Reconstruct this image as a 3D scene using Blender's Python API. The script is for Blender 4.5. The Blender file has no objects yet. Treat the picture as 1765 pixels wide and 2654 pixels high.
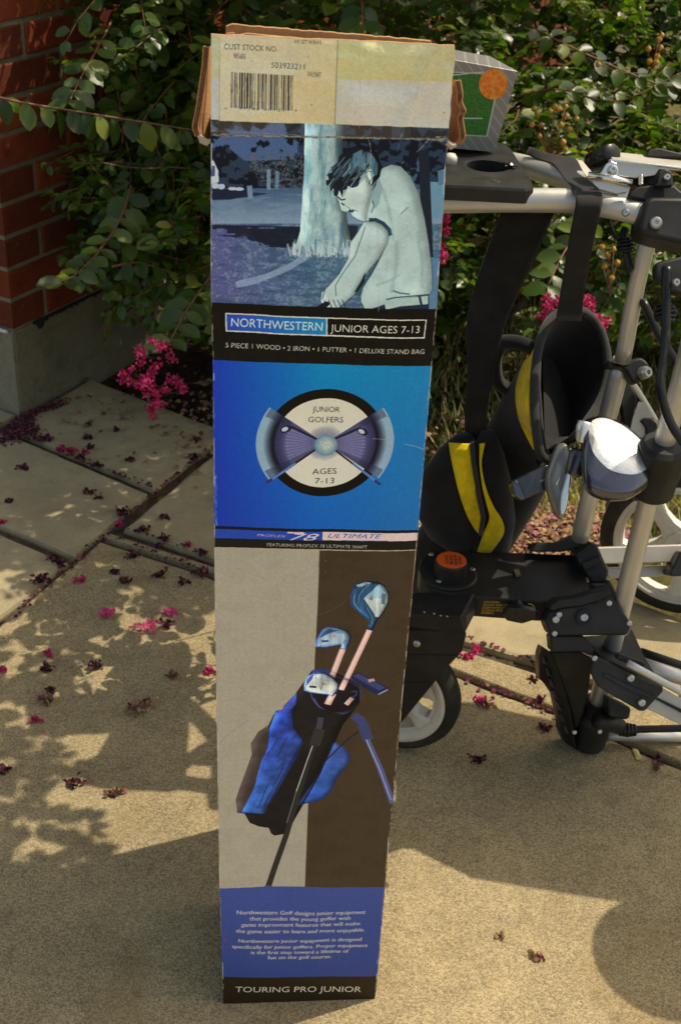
import bpy, math, random
import numpy as np
from mathutils import Vector, Matrix, noise
rnd = random.Random(11)
npr = np.random.default_rng(7)
SC = bpy.context.scene
COL = SC.collection
# ------------------------------------------------------------------ camera, sky, sun, exposure
PW, PH, FPX = 1765.0, 2654.0, 3320.0
PITCH, ROLL, CAMZ = math.radians(31.22), math.radians(-2.78), 1.271
CF = np.array([0, math.cos(PITCH), -math.sin(PITCH)])
_R0 = np.array([1.0, 0, 0]); _U0 = np.array([0, math.sin(PITCH), math.cos(PITCH)])
CR = _R0*math.cos(ROLL) - _U0*math.sin(ROLL)
CU = _U0*math.cos(ROLL) + _R0*math.sin(ROLL)
CC = np.array([0, 0, CAMZ])
cd = bpy.data.cameras.new('camera'); cam = bpy.data.objects.new('camera', cd); COL.objects.link(cam)
cd.sensor_fit = 'HORIZONTAL'; cd.sensor_width = 15.7; cd.lens = FPX/PW*15.7
cd.clip_start = 0.05; cd.clip_end = 500
cam.matrix_world = Matrix(((CR[0], CU[0], -CF[0], CC[0]), (CR[1], CU[1], -CF[1], CC[1]), (CR[2], CU[2], -CF[2], CC[2]), (0, 0, 0, 1)))
cd.dof.use_dof = True; cd.dof.focus_distance = 1.25; cd.dof.aperture_fstop = 11
SC.camera = cam
SUN = np.array([0.92, 0.39, 0.0]); SUN /= np.linalg.norm(SUN)
ELEV = math.radians(61.0)
SUN = np.array([SUN[0]*math.cos(ELEV), SUN[1]*math.cos(ELEV), math.sin(ELEV)])
w = bpy.data.worlds.new('World'); SC.world = w; w.use_nodes = True
nt = w.node_tree; nt.nodes.clear()
sky = nt.nodes.new('ShaderNodeTexSky'); sky.sky_type = 'NISHITA'; sky.sun_disc = False
sky.sun_elevation = ELEV; sky.sun_rotation = math.atan2(SUN[0], SUN[1])
sky.air_density = 1.0; sky.dust_density = 3.0; sky.ozone_density = 0.6
bg = nt.nodes.new('ShaderNodeBackground'); bg.inputs[1].default_value = 0.14
wo = nt.nodes.new('ShaderNodeOutputWorld'); tint = nt.nodes.new('ShaderNodeMix'); tint.data_type = 'RGBA'; tint.blend_type = 'MULTIPLY'; tint.inputs[0].default_value = 1; tint.inputs[7].default_value = (1.08, 1.0, .80, 1)   # warm daylight white balance
nt.links.new(sky.outputs[0], tint.inputs[6]); nt.links.new(tint.outputs[2], bg.inputs[0]); nt.links.new(bg.outputs[0], wo.inputs[0])
sl = bpy.data.lights.new('sun', 'SUN'); sl.energy = 3.15; sl.angle = math.radians(0.42); sl.color = (1.0, 0.90, 0.72)
so = bpy.data.objects.new('sun', sl); COL.objects.link(so)
so.rotation_euler = Vector(SUN).to_track_quat('Z', 'Y').to_euler(); so.location = (3, 1, 6)
SC.view_settings.view_transform = 'Standard'; SC.view_settings.look = 'None'
SC.view_settings.exposure = 0.55; SC.view_settings.gamma = 1.0
try: SC.view_settings.use_curve_mapping = False
except Exception: pass
SC.render.engine = 'CYCLES'
SC.cycles.use_denoising = True
SC.cycles.max_bounces = 8; SC.cycles.transparent_max_bounces = 8

# ------------------------------------------------------------------ geometry helpers
def ray(px, py): return CF + CR*((px-PW/2)/FPX) - CU*((py-PH/2)/FPX)
def G(px, py, z=0.0):
    r = ray(px, py); return CC + r*((z-CAMZ)/r[2])
def PT(px, py, zc): return CC + ray(px, py)*zc
def PL(px, py, P, n):
    r = ray(px, py); return CC + r*(np.dot(np.array(P)-CC, n)/np.dot(r, n))
def proj(P):
    d = np.asarray(P, float)-CC; z = d @ CF
    return PW/2+FPX*(d @ CR)/z, PH/2-FPX*(d @ CU)/z, z
def V3(*a): return np.array(a, float)
def nrm(v): v = np.asarray(v, float); return v/np.linalg.norm(v)

def empty(name, loc, label, cat, group=None):
    o = bpy.data.objects.new(name, None); o.empty_display_size = .05; COL.objects.link(o); o.location = tuple(loc)
    o['label'] = label; o['category'] = cat
    if group: o['group'] = group
    return o
def wloc(o):
    v = Vector((0, 0, 0))
    while o is not None: v = v+o.location; o = o.parent
    return np.array(v)
def link(name, me, mat, parent=None, origin=None, smooth=False, label=None, cat=None, group=None, kind=None):
    """mesh vertices are given in world space; the object is put at its origin (or under its parent)"""
    o = bpy.data.objects.new(name, me)
    if mat is not None:
        for m in (mat if isinstance(mat, (list, tuple)) else [mat]): me.materials.append(m)
    if parent is not None: org = wloc(parent)
    else: org = np.array(origin if origin is not None else (0, 0, 0), float)
    if np.any(org): me.transform(Matrix.Translation(tuple(-org)))
    if smooth: me.polygons.foreach_set('use_smooth', [True]*len(me.polygons))
    COL.objects.link(o)
    if parent is not None: o.parent = parent
    else: o.location = tuple(org)
    for k, v in (('label', label), ('category', cat), ('group', group), ('kind', kind)):
        if v: o[k] = v
    return o
class MB:
    def __init__(s): s.v = []; s.f = []; s.mi = []; s.cur = 0
    def add(s, vs, fs):
        b = len(s.v); s.v += [tuple(map(float, p)) for p in vs]; s.f += [tuple(b+i for i in q) for q in fs]; s.mi += [s.cur]*len(fs)
    def box(s, c, ax, ay, az):  # centre, half axes vectors
        c, ax, ay, az = [np.asarray(q, float) for q in (c, ax, ay, az)]
        vs = [c+i*ax+j*ay+k*az for k in (-1, 1) for j in (-1, 1) for i in (-1, 1)]
        s.add(vs, [(0, 2, 3, 1), (4, 5, 7, 6), (0, 1, 5, 4), (2, 6, 7, 3), (0, 4, 6, 2), (1, 3, 7, 5)])
    def prism(s, poly, d):
        n = len(poly); poly = [np.asarray(p, float) for p in poly]; d = np.asarray(d, float)
        s.add(poly+[p+d for p in poly], [tuple(range(n))[::-1], tuple(range(n, 2*n))]+[(i, (i+1) % n, (i+1) % n+n, i+n) for i in range(n)])
    def tube(s, path, r, n=12, cap=True):
        path = [np.asarray(p, float) for p in path]; m = len(path)
        rs = r if isinstance(r, (list, tuple)) else [r]*m
        up = None; vs = []
        for i, p in enumerate(path):
            t = nrm(path[min(i+1, m-1)]-path[max(i-1, 0)])
            if up is None:
                up = np.array([0, 0, 1.0]) if abs(t[2]) < .9 else np.array([1.0, 0, 0])
            up = nrm(up-t*np.dot(up, t)); sd = np.cross(t, up)
            for k in range(n):
                a = 2*math.pi*k/n; vs.append(p+(up*math.cos(a)+sd*math.sin(a))*rs[i])
        fs = [(i*n+k, i*n+(k+1) % n, (i+1)*n+(k+1) % n, (i+1)*n+k) for i in range(m-1) for k in range(n)]
        if cap: fs += [tuple(range(n))[::-1], tuple(range((m-1)*n, m*n))]
        s.add(vs, fs)
    def lathe(s, c, ax, prof, n=24, cap=True):
        """prof: list of (along, radius)"""
        c = np.asarray(c, float); ax = nrm(ax); u = nrm(np.cross(ax, (0, 0, 1) if abs(ax[2]) < .9 else (1, 0, 0))); v = np.cross(ax, u)
        m = len(prof); vs = [c+ax*h+(u*math.cos(2*math.pi*k/n)+v*math.sin(2*math.pi*k/n))*r for h, r in prof for k in range(n)]
        fs = [(i*n+k, i*n+(k+1) % n, (i+1)*n+(k+1) % n, (i+1)*n+k) for i in range(m-1) for k in range(n)]
        if cap: fs += [tuple(range(n))[::-1], tuple(range((m-1)*n, m*n))]
        s.add(vs, fs)
    def loft(s, rings, closed=True, cap0=False, cap1=False):
        n = len(rings[0]); m = len(rings); vs = [p for r in rings for p in r]; kk = n if closed else n-1
        fs = [(i*n+k, i*n+(k+1) % n, (i+1)*n+(k+1) % n, (i+1)*n+k) for i in range(m-1) for k in range(kk)]
        if cap0: fs.append(tuple(range(n))[::-1])
        if cap1: fs.append(tuple(range((m-1)*n, m*n)))
        s.add(vs, fs)
    def mesh(s, name='m'):
        me = bpy.data.meshes.new(name); me.from_pydata(s.v, [], s.f); me.update()
        if any(s.mi): me.polygons.foreach_set('material_index', s.mi)
        return me
    def build(s, name, mat, parent=None, bevel=0, smooth=False, solid=0, angle=None, **kw):
        o = link(name, s.mesh(name), mat, parent, smooth=smooth or bool(bevel), **kw)
        if solid:
            m = o.modifiers.new('s', 'SOLIDIFY'); m.thickness = solid; m.offset = 0
        if bevel:
            m = o.modifiers.new('b', 'BEVEL'); m.width = bevel; m.segments = 2; m.limit_method = 'ANGLE'; m.angle_limit = math.radians(35); m.harden_normals = True
        return o
def bolt(P, n, r, mat, parent, h=None, name='bolt'):
    m = MB(); h = h or r*.6
    m.lathe(P, n, [(0, r), (h*.6, r*.95), (h, r*.7), (h, r*.35), (h*.5, r*.3)], 14)
    return m.build(name, mat, parent, smooth=False)
def catmull(P, k=6):
    P = [np.asarray(p, float) for p in P]; out = []
    Q = [2*P[0]-P[1]]+P+[2*P[-1]-P[-2]]
    for i in range(1, len(Q)-2):
        a, b, c, d = Q[i-1], Q[i], Q[i+1], Q[i+2]
        for j in range(k):
            t = j/k; out.append(.5*((2*b)+(c-a)*t+(2*a-5*b+4*c-d)*t*t+(3*b-a-3*c+d)*t**3))
    out.append(P[-1]); return out

# ------------------------------------------------------------------ materials
def mat(name, col=(.5, .5, .5), rough=.6, metal=0, spec=.5, coat=0, coat_rough=.1):
    m = bpy.data.materials.new(name); m.use_nodes = True
    p = m.node_tree.nodes['Principled BSDF']
    p.inputs['Base Color'].default_value = (*col, 1); p.inputs['Roughness'].default_value = rough
    p.inputs['Metallic'].default_value = metal; p.inputs['Specular IOR Level'].default_value = spec
    p.inputs['Coat Weight'].default_value = coat; p.inputs['Coat Roughness'].default_value = coat_rough
    return m
class N:
    def __init__(s, m): s.t = m.node_tree; s.p = s.t.nodes['Principled BSDF']
    def n(s, typ, **kw):
        x = s.t.nodes.new('ShaderNode'+typ)
        for k, v in kw.items():
            if k in x.inputs and not hasattr(x, k): x.inputs[k].default_value = v
            elif hasattr(x, k): setattr(x, k, v)
            else: x.inputs[k].default_value = v
        return x
    def l(s, a, b): s.t.links.new(a, b)
    def coord(s, which='Object'): return s.n('TexCoord').outputs[which]
    def noise(s, scale, detail=4, rough=.55, vec=None, dist=0):
        x = s.n('TexNoise'); x.inputs['Scale'].default_value = scale; x.inputs['Detail'].default_value = detail
        x.inputs['Roughness'].default_value = rough; x.inputs['Distortion'].default_value = dist
        s.l(vec if vec is not None else s.coord(), x.inputs['Vector']); return x.outputs['Fac']
    def vor(s, scale, vec=None, feature='F1', out='Color'):
        x = s.n('TexVoronoi'); x.feature = feature; x.inputs['Scale'].default_value = scale
        s.l(vec if vec is not None else s.coord(), x.inputs['Vector']); return x.outputs[out]
    def ramp(s, fac, stops, interp='LINEAR'):
        x = s.n('ValToRGB'); x.color_ramp.interpolation = interp; e = x.color_ramp.elements
        while len(e) < len(stops): e.new(0.5)
        for i, (p, c) in enumerate(stops): e[i].position = p; e[i].color = (*c, 1) if len(c) == 3 else c
        s.l(fac, x.inputs[0]); return x.outputs[0]
    def mix(s, a, b, fac, mode='MIX'):
        x = s.n('Mix'); x.data_type = 'RGBA'; x.blend_type = mode
        for v, k in ((fac, 0), (a, 6), (b, 7)):
            if isinstance(v, (int, float)): x.inputs[k].default_value = v
            elif isinstance(v, tuple): x.inputs[k].default_value = (*v, 1)
            else: s.l(v, x.inputs[k])
        return x.outputs[2]
    def math(s, op, a, b=0.0):
        x = s.n('Math'); x.operation = op
        for v, k in ((a, 0), (b, 1)):
            if isinstance(v, (int, float)): x.inputs[k].default_value = v
            else: s.l(v, x.inputs[k])
        return x.outputs[0]
    def bump(s, h, strength=.3, dist=.002):
        x = s.n('Bump'); x.inputs['Strength'].default_value = strength; x.inputs['Distance'].default_value = dist
        s.l(h, x.inputs['Height']); s.l(x.outputs[0], s.p.inputs['Normal']); return x.outputs[0]
    def col(s, c): s.l(c, s.p.inputs['Base Color'])
g3 = lambda v: (v, v, v)

def m_concrete(name, c1, c2, grain, stain=.5, aggregate=True):
    m = mat(name, c1, .9, spec=.25); n = N(m); co = n.coord()
    big = n.noise(6.5, 6, .68, co); mid = n.noise(28, 4, .6, co)
    base = n.mix(c1, c2, n.ramp(big, [(.35, g3(0)), (.68, g3(1))]))
    base = n.mix(base, tuple(x*.62 for x in c2), n.math('MULTIPLY', n.ramp(mid, [(.52, g3(0)), (.75, g3(1))]), stain))
    if aggregate:
        v = n.vor(grain, co)
        sep = n.n('SeparateColor'); n.l(v, sep.inputs[0])
        stones = n.ramp(sep.outputs[0], [(0, (.10, .085, .055)), (.2, (.27, .20, .11)), (.45, (.46, .36, .20)), (.7, (.60, .48, .28)), (.93, (.40, .27, .14)), (1, (.85, .80, .62))], 'CONSTANT')
        base = n.mix(base, stones, .42)
        speck = n.ramp(n.noise(grain*.42, 2, .5, co), [(.60, g3(0)), (.68, g3(1))]); base = n.mix(base, (.12, .10, .07), n.math('MULTIPLY', speck, .45))
        fine = n.noise(grain*1.7, 2, .5, co)
        base = n.mix(base, n.ramp(fine, [(.3, g3(.45)), (.6, g3(1))]), .75, 'MULTIPLY')
        d = n.vor(grain, co, out='Distance'); n.bump(n.math('SUBTRACT', fine, d), .55, .0022)
    else:
        fine = n.noise(grain, 6, .7, co)
        base = n.mix(base, n.ramp(fine, [(.3, g3(.72)), (.7, g3(1.1))]), .8, 'MULTIPLY')
        n.bump(n.mix(mid, fine, .55), .5, .003)
    grime = n.ramp(n.noise(11, 6, .75, co, .8), [(.50, g3(0)), (.72, g3(1))]); base = n.mix(base, tuple(x*.5 for x in c2), n.math('MULTIPLY', grime, .42))
    rust = n.ramp(n.noise(3.1, 3, .5, co, 1.0), [(.62, g3(0)), (.74, g3(1))])
    base = n.mix(base, (.22, .14, .045), n.math('MULTIPLY', rust, .35))
    n.col(base); return m
M_AGG = m_concrete('exposed_aggregate', (.47, .37, .20), (.30, .235, .125), 520, .8)
M_SLAB = m_concrete('worn_concrete', (.42, .345, .205), (.31, .255, .15), 260, .45, aggregate=False)
M_FOUND = m_concrete('rough_foundation', (.24, .21, .14), (.15, .135, .09), 130, .5, aggregate=False)
M_FOUND2 = m_concrete('paler_foundation', (.32, .285, .20), (.23, .205, .15), 160, .3, aggregate=False)
M_MORTAR = m_concrete('mortar', (.30, .265, .18), (.20, .175, .12), 300, .3, aggregate=False)
M_BRICK = mat('red_brick', (.25, .07, .035), .85, spec=.25); n = N(M_BRICK)
oi = n.n('ObjectInfo').outputs['Random']; co = n.coord()
c = n.ramp(oi, [(0, (.12, .024, .010)), (.3, (.22, .040, .014)), (.6, (.28, .058, .020)), (.85, (.20, .036, .013)), (1, (.11, .030, .016))])
st = n.n('Mapping'); st.inputs['Scale'].default_value = (1, 1, 1); n.l(co, st.inputs[0])
c = n.mix(c, (.09, .018, .009), n.ramp(n.noise(30, 5, .65, co), [(.45, g3(0)), (.75, g3(.8))]))
c = n.mix(c, (.28, .10, .045), n.math('MULTIPLY', n.ramp(n.noise(170, 2, .5, co), [(.62, g3(0)), (.7, g3(1))]), .5))
n.col(c); n.bump(n.mix(n.noise(60, 5, .7, co), n.noise(330, 3, .6, co), .5), .5, .003)
M_SOIL = mat('bed_soil', (.05, .035, .022), 1, spec=.1); n = N(M_SOIL)
n.col(n.ramp(n.noise(55, 6, .7), [(.3, (.016, .012, .008)), (.55, (.055, .038, .022)), (.78, (.13, .085, .05))])); n.bump(n.noise(90, 6, .8), 1, .01)
M_LAWN = mat('lawn_soil', (.10, .085, .03), 1, spec=.1); n = N(M_LAWN)
n.col(n.ramp(n.noise(40, 6, .7), [(.3, (.05, .06, .015)), (.6, (.16, .13, .05)), (.8, (.24, .19, .09))])); n.bump(n.noise(120, 6, .8), 1, .01)
def m_island(name, stops, rough=.5, trans=0, spec=.5, tcol=None, use_obj=False):
    m = mat(name, (.1, .1, .1), rough, spec=spec); n = N(m)
    g = n.n('NewGeometry').outputs['Random Per Island']
    if use_obj: g = n.n('ObjectInfo').outputs['Random']
    c = n.ramp(g, stops); n.col(c)
    nz = n.noise(240, 2, .5); n.bump(nz, .12, .001)
    if trans:
        tr = n.n('BsdfTranslucent'); n.l(n.mix(c, tcol or (1, 1, .3), 1.0, 'MULTIPLY') if tcol else c, tr.inputs['Color'])
        mx = n.n('MixShader'); mx.inputs[0].default_value = trans
        n.l(n.p.outputs[0], mx.inputs[1]); n.l(tr.outputs[0], mx.inputs[2])
        n.l(mx.outputs[0], n.t.nodes['Material Output'].inputs['Surface'])
    return m
LEAFC = [(0, (.022, .046, .006)), (.4, (.042, .080, .009)), (.72, (.066, .112, .012)), (.92, (.11, .16, .018)), (1, (.20, .21, .03))]
M_LEAF = m_island('glossy_leaf', LEAFC, .36, .30, .5, (1.9, 2.3, .5))
M_LEAFO = m_island('glossy_leaf_single', LEAFC, .36, .30, .5, (1.9, 2.3, .5), use_obj=True)
M_LEAFY = m_island('young_leaf', [(0, (.09, .15, .02)), (1, (.16, .22, .03))], .4, .40, .5, (1.7, 1.9, .4))
M_PETAL = m_island('magenta_petal', [(0, (.36, .012, .085)), (.5, (.52, .025, .14)), (1, (.68, .07, .24))], .6, .3, .3)
M_PETALP = m_island('pale_petal', [(0, (.7, .06, .25)), (1, (.8, .18, .35))], .6, .3, .3)
M_DRY = m_island('dried_petal', [(0, (.035, .010, .022)), (.55, (.075, .016, .036)), (.8, (.14, .02, .05)), (1, (.20, .10, .05))], .8, .1, .2)
M_STAM = mat('stamen', (.55, .35, .04), .6)
M_TWIG = mat('red_twig', (.16, .055, .03), .6); n = N(M_TWIG); n.col(n.ramp(n.noise(60, 3), [(.3, (.10, .035, .018)), (.7, (.24, .085, .045))]))
M_BARK = mat('bark', (.12, .08, .05), .85); n = N(M_BARK); n.col(n.ramp(n.noise(45, 5), [(.3, (.07, .045, .03)), (.7, (.24, .17, .11))])); n.bump(n.noise(90, 5), .6, .004)
M_BERRY = m_island('seed_capsule', [(0, (.24, .26, .02)), (.5, (.40, .24, .03)), (1, (.40, .11, .02))], .35, 0, .5)
M_GRASS = m_island('grass_blade', [(0, (.09, .13, .02)), (.35, (.17, .20, .04)), (.55, (.42, .33, .14)), (.8, (.52, .40, .20)), (1, (.30, .24, .08))], .6, .25, .3, (1.3, 1.5, .6))
M_LITTER = m_island('leaf_litter', [(0, (.07, .04, .02)), (.35, (.26, .15, .07)), (.62, (.42, .27, .14)), (.82, (.18, .07, .06)), (.93, (.30, .10, .15)), (1, (.36, .16, .26))], .85, .1, .2)
M_KRAFT = mat('kraft_board', (.45, .25, .12), .9, spec=.15); n = N(M_KRAFT); co = n.coord()
n.col(n.mix(n.ramp(n.noise(30, 4, .6, co), [(.3, (.50, .27, .12)), (.7, (.66, .38, .18))]), n.ramp(n.noise(260, 3, .6, co), [(.35, g3(.75)), (.65, g3(1.05))]), .7, 'MULTIPLY'))
n.bump(n.noise(180, 4, .7, co), .4, .001)
tr = n.n('BsdfTranslucent'); tr.inputs[0].default_value = (.7, .32, .10, 1); mx = n.n('MixShader'); mx.inputs[0].default_value = .18
n.l(n.p.outputs[0], mx.inputs[1]); n.l(tr.outputs[0], mx.inputs[2]); n.l(mx.outputs[0], n.t.nodes['Material Output'].inputs['Surface'])
M_FLUTESHADE = mat('flute_shade', (.12, .06, .03), .95, spec=.1)  # dark tone painted in as shade between the corrugations
M_ALU = mat('anodised_aluminium', (.62, .61, .58), .45, .72); n = N(M_ALU)
n.l(n.ramp(n.noise(25, 4), [(.35, g3(.42)), (.7, g3(.54))]), n.p.inputs['Roughness'])
n.col(n.ramp(n.noise(14, 5), [(.3, (.56, .55, .52)), (.7, (.68, .66, .62))]))
M_CHROME = mat('bright_chrome', (.82, .80, .75), .13, 1.0); n = N(M_CHROME); n.l(n.ramp(n.noise(60, 4), [(.35, g3(.08)), (.7, g3(.24))]), n.p.inputs['Roughness'])
M_CHROMEW = mat('worn_chrome_plate', (.62, .57, .49), .28, .8)
M_SHEET = mat('brushed_sheet_metal', (.50, .46, .40), .5, .45); N(M_SHEET).col(N(M_SHEET).ramp(N(M_SHEET).noise(20, 5), [(.3, (.42, .38, .32)), (.7, (.56, .52, .45))]))
M_ZINC = mat('zinc_bolt', (.52, .52, .49), .34, .9)
def m_plastic(name, c, r=.45):
    m = mat(name, c, r, spec=.32); n = N(m); co = n.coord()
    d = n.ramp(n.noise(20, 5, .65, co), [(.45, g3(0)), (.8, g3(1))])
    n.col(n.mix(c, tuple(min(1, x*2.2+.02) for x in c), n.math('MULTIPLY', d, .5)))
    n.l(n.ramp(n.noise(35, 4, .6, co), [(.3, g3(r-.08)), (.7, g3(r+.15))]), n.p.inputs['Roughness'])
    n.bump(n.noise(900, 2, .5, co), .12, .0005); return m
M_BLACK = m_plastic('black_plastic', (.016, .015, .014))
M_BLACKG = m_plastic('gloss_black_plastic', (.012, .012, .012), .25)
M_PAINT = m_plastic('black_powder_coat', (.022, .020, .018), .5)
M_RUBBER = mat('tyre_rubber', (.022, .020, .017), .75, spec=.3); n = N(M_RUBBER)
n.col(n.ramp(n.noise(18, 5, .6), [(.4, (.016, .015, .013)), (.75, (.05, .043, .03))])); n.bump(n.noise(200, 3), .2, .001)
M_RIM = mat('white_rim_plastic', (.62, .59, .52), .5); n = N(M_RIM)
n.col(n.ramp(n.noise(16, 5, .7), [(.3, (.68, .66, .62)), (.6, (.60, .55, .46)), (.85, (.34, .25, .15))]))
def m_fabric(name, c, sc=900):
    m = mat(name, c, .9, spec=.15); n = N(m); co = n.coord()
    wv = n.n('TexWave'); wv.inputs['Scale'].default_value = sc/6; n.l(co, wv.inputs['Vector']); wv.inputs['Distortion'].default_value = 1.5
    n.col(n.mix(c, tuple(x*1.9+.004 for x in c), n.ramp(n.noise(35, 5, .6, co), [(.4, g3(0)), (.8, g3(.8))])))
    n.bump(n.mix(wv.outputs['Fac'], n.noise(sc, 2, .5, co), .6), .35, .001)
    m.node_tree.nodes['Principled BSDF'].inputs['Sheen Weight'].default_value = .15
    return m
M_NYLON = m_fabric('black_nylon', (.012, .011, .011))
M_WEB = m_fabric('black_webbing', (.018, .016, .015), 1400)
M_YEL = m_fabric('yellow_nylon', (.62, .44, .006))
M_YPIP = m_fabric('dark_piping', (.03, .03, .03))
M_NAVY = mat('navy_steel', (.03, .04, .10), .12, 1.0, coat=1.0); N(M_NAVY).p.inputs['Base Color'].default_value = (.10, .12, .22, 1)
def m_wrap(name, c, metal, r):
    m = mat(name, c, r, metal, coat=1.0, coat_rough=.08); n = N(m); co = n.coord()
    n.bump(n.mix(n.noise(45, 4, .6, co, 1.5), n.noise(200, 3, .6, co), .3), .3, .003); return m
M_HEADW = m_wrap('wrapped_silver_head', (.86, .86, .84), .75, .34)
M_HEADN = m_wrap('wrapped_navy_head', (.085, .085, .11), .8, .2)
M_PUTW = m_wrap('wrapped_putter', (.025, .027, .032), .1, .3)
M_IRON = mat('cast_iron_club', (.30, .29, .26), .38, .6)
M_ORANGE = mat('orange_label', (.75, .10, .008), .45)
M_INKB = mat('black_ink', (.02, .015, .012), .6)
M_INKY = mat('yellow_ink', (.72, .45, .03), .55)
M_INKW = mat('white_ink', (.7, .7, .66), .5)
M_WHITE = mat('white_plastic', (.7, .7, .66), .4)

# ------------------------------------------------------------------ in-memory print painter
class Canvas:
    def __init__(s, Wmm, Hmm, res, bgc): s.r = res; s.w = int(Wmm*res); s.h = int(Hmm*res); s.a = np.zeros((s.h, s.w, 3), np.float32); s.a[:] = bgc; s.clipm = None
    def fillmask(s, x0, y0, x1, y1, mask, c, al=1.0):
        if s.clipm is not None: mask = mask*s.clipm[y0:y1, x0:x1]
        m = (mask*al)[..., None]; c = np.asarray(c, np.float32)
        s.a[y0:y1, x0:x1] = s.a[y0:y1, x0:x1]*(1-m)+c*m
    def mask(s, pts):
        P = np.asarray(pts, float)*s.r
        x0 = max(0, int(P[:, 0].min())); x1 = min(s.w, int(P[:, 0].max())+2); y0 = max(0, int(P[:, 1].min())); y1 = min(s.h, int(P[:, 1].max())+2)
        if x1 <= x0 or y1 <= y0: return None
        X = np.arange(x0, x1)+.5; Y = (np.arange(y0, y1)+.5)[:, None]; ins = np.zeros((y1-y0, x1-x0), bool)
        n = len(P)
        for i in range(n):
            xa, ya = P[i]; xb, yb = P[(i+1) % n]
            if ya == yb: continue
            cond = (Y >= min(ya, yb)) & (Y < max(ya, yb)); xi = xa+(Y-ya)*(xb-xa)/(yb-ya)
            ins ^= (cond & (X < xi))
        return x0, y0, x1, y1, ins.astype(np.float32)
    def poly(s, pts, c, al=1.0, tex=None):
        m = s.mask(pts)
        if m is None: return
        x0, y0, x1, y1, k = m
        if tex is not None: k = k*tex[y0:y1, x0:x1]
        s.fillmask(x0, y0, x1, y1, k, c, al)
    def gradpoly(s, pts, c0, c1, p0, p1):
        m = s.mask(pts)
        if m is None: return
        x0, y0, x1, y1, k = m
        p0 = np.asarray(p0)*s.r; p1 = np.asarray(p1)*s.r; d = p1-p0
        X = np.arange(x0, x1)[None, :]; Y = np.arange(y0, y1)[:, None]
        t = np.clip(((X-p0[0])*d[0]+(Y-p0[1])*d[1])/(d@d), 0, 1)[..., None]
        c = np.asarray(c0)*(1-t)+np.asarray(c1)*t; k = k[..., None]
        s.a[y0:y1, x0:x1] = s.a[y0:y1, x0:x1]*(1-k)+c*k
    def relief(s, pts, rad=4.0, amt=.5, dx=-.7, dy=-.7, nz=None, nza=.0, dark=0.0):
        """printed-photo shading: rounds a filled shape off towards its outline"""
        m = s.mask(pts)
        if m is None: return
        x0, y0, x1, y1, k = m; r = max(2, int(rad*s.r)); p = np.pad(k, r*2)
        def blur(a, n):
            for ax in (0, 1):
                c = np.cumsum(np.insert(a, 0, 0, axis=ax), axis=ax); L = a.shape[ax]; i0 = np.clip(np.arange(L)-n, 0, L); i1 = np.clip(np.arange(L)+n+1, 0, L); a = (np.take(c, i1, ax)-np.take(c, i0, ax))/(2*n+1)
            return a
        b = blur(blur(p, r//2), r//2); sx, sy = int(dx*r*.5), int(dy*r*.5)
        d = np.roll(b, (-sy, -sx), (0, 1))-np.roll(b, (sy, sx), (0, 1)); q = slice(2*r, -2*r); g = 1+amt*d[q, q]-dark*(1-b[q, q])
        if nz is not None: g = g*(1+nza*(nz[y0:y1, x0:x1]-.5)*2)
        s.a[y0:y1, x0:x1] *= (1+(g-1)*k)[..., None]
    def line(s, pts, wd, c, al=1.0):
        pts = np.asarray(pts, float)
        wds = wd if isinstance(wd, (list, tuple)) else [wd]*len(pts)
        L = []; R = []
        for i in range(len(pts)):
            t = pts[min(i+1, len(pts)-1)]-pts[max(i-1, 0)]; t = t/(np.linalg.norm(t)+1e-9); q = np.array([-t[1], t[0]])*wds[i]/2
            L.append(pts[i]+q); R.append(pts[i]-q)
        s.poly(L+R[::-1], c, al)
    def tris(s, T, c, al=1.0):
        allp = T.reshape(-1, 2)*s.r
        x0 = max(0, int(allp[:, 0].min())-1); x1 = min(s.w, int(allp[:, 0].max())+2); y0 = max(0, int(allp[:, 1].min())-1); y1 = min(s.h, int(allp[:, 1].max())+2)
        if x1 <= x0 or y1 <= y0: return
        M = np.zeros((y1-y0, x1-x0), np.float32)
        for t in T*s.r:
            ax0 = max(x0, int(t[:, 0].min())); ax1 = min(x1, int(t[:, 0].max())+2); ay0 = max(y0, int(t[:, 1].min())); ay1 = min(y1, int(t[:, 1].max())+2)
            if ax1 <= ax0 or ay1 <= ay0: continue
            X = np.arange(ax0, ax1)[None, :]+.5; Y = np.arange(ay0, ay1)[:, None]+.5
            (a, b), (c_, d), (e, f) = t
            w0 = (c_-a)*(Y-b)-(d-b)*(X-a); w1 = (e-c_)*(Y-d)-(f-d)*(X-c_); w2 = (a-e)*(Y-f)-(b-f)*(X-e)
            ins = ((w0 >= 0) & (w1 >= 0) & (w2 >= 0)) | ((w0 <= 0) & (w1 <= 0) & (w2 <= 0))
            M[ay0-y0:ay1-y0, ax0-x0:ax1-x0] = np.maximum(M[ay0-y0:ay1-y0, ax0-x0:ax1-x0], ins)
        s.fillmask(x0, y0, x1, y1, M, c, al)
    def noise(s, cells_x, cells_y, seed=0, octaves=3):
        r = np.random.default_rng(seed); out = np.zeros((s.h, s.w), np.float32); amp = 1; tot = 0
        for o in range(octaves):
            nx, ny = max(2, int(cells_x*2**o)), max(2, int(cells_y*2**o)); g = r.random((ny+2, nx+2)).astype(np.float32)
            X = np.linspace(0, nx, s.w); Y = np.linspace(0, ny, s.h); xi = X.astype(int); yi = Y.astype(int); fx = X-xi; fy = (Y-yi)[:, None]
            fx = fx*fx*(3-2*fx); fy = fy*fy*(3-2*fy)
            v = (g[yi][:, xi]*(1-fx)+g[yi][:, xi+1]*fx)*(1-fy)+(g[yi+1][:, xi]*(1-fx)+g[yi+1][:, xi+1]*fx)*fy
            out += v*amp; tot += amp; amp *= .55
        return out/tot
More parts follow.
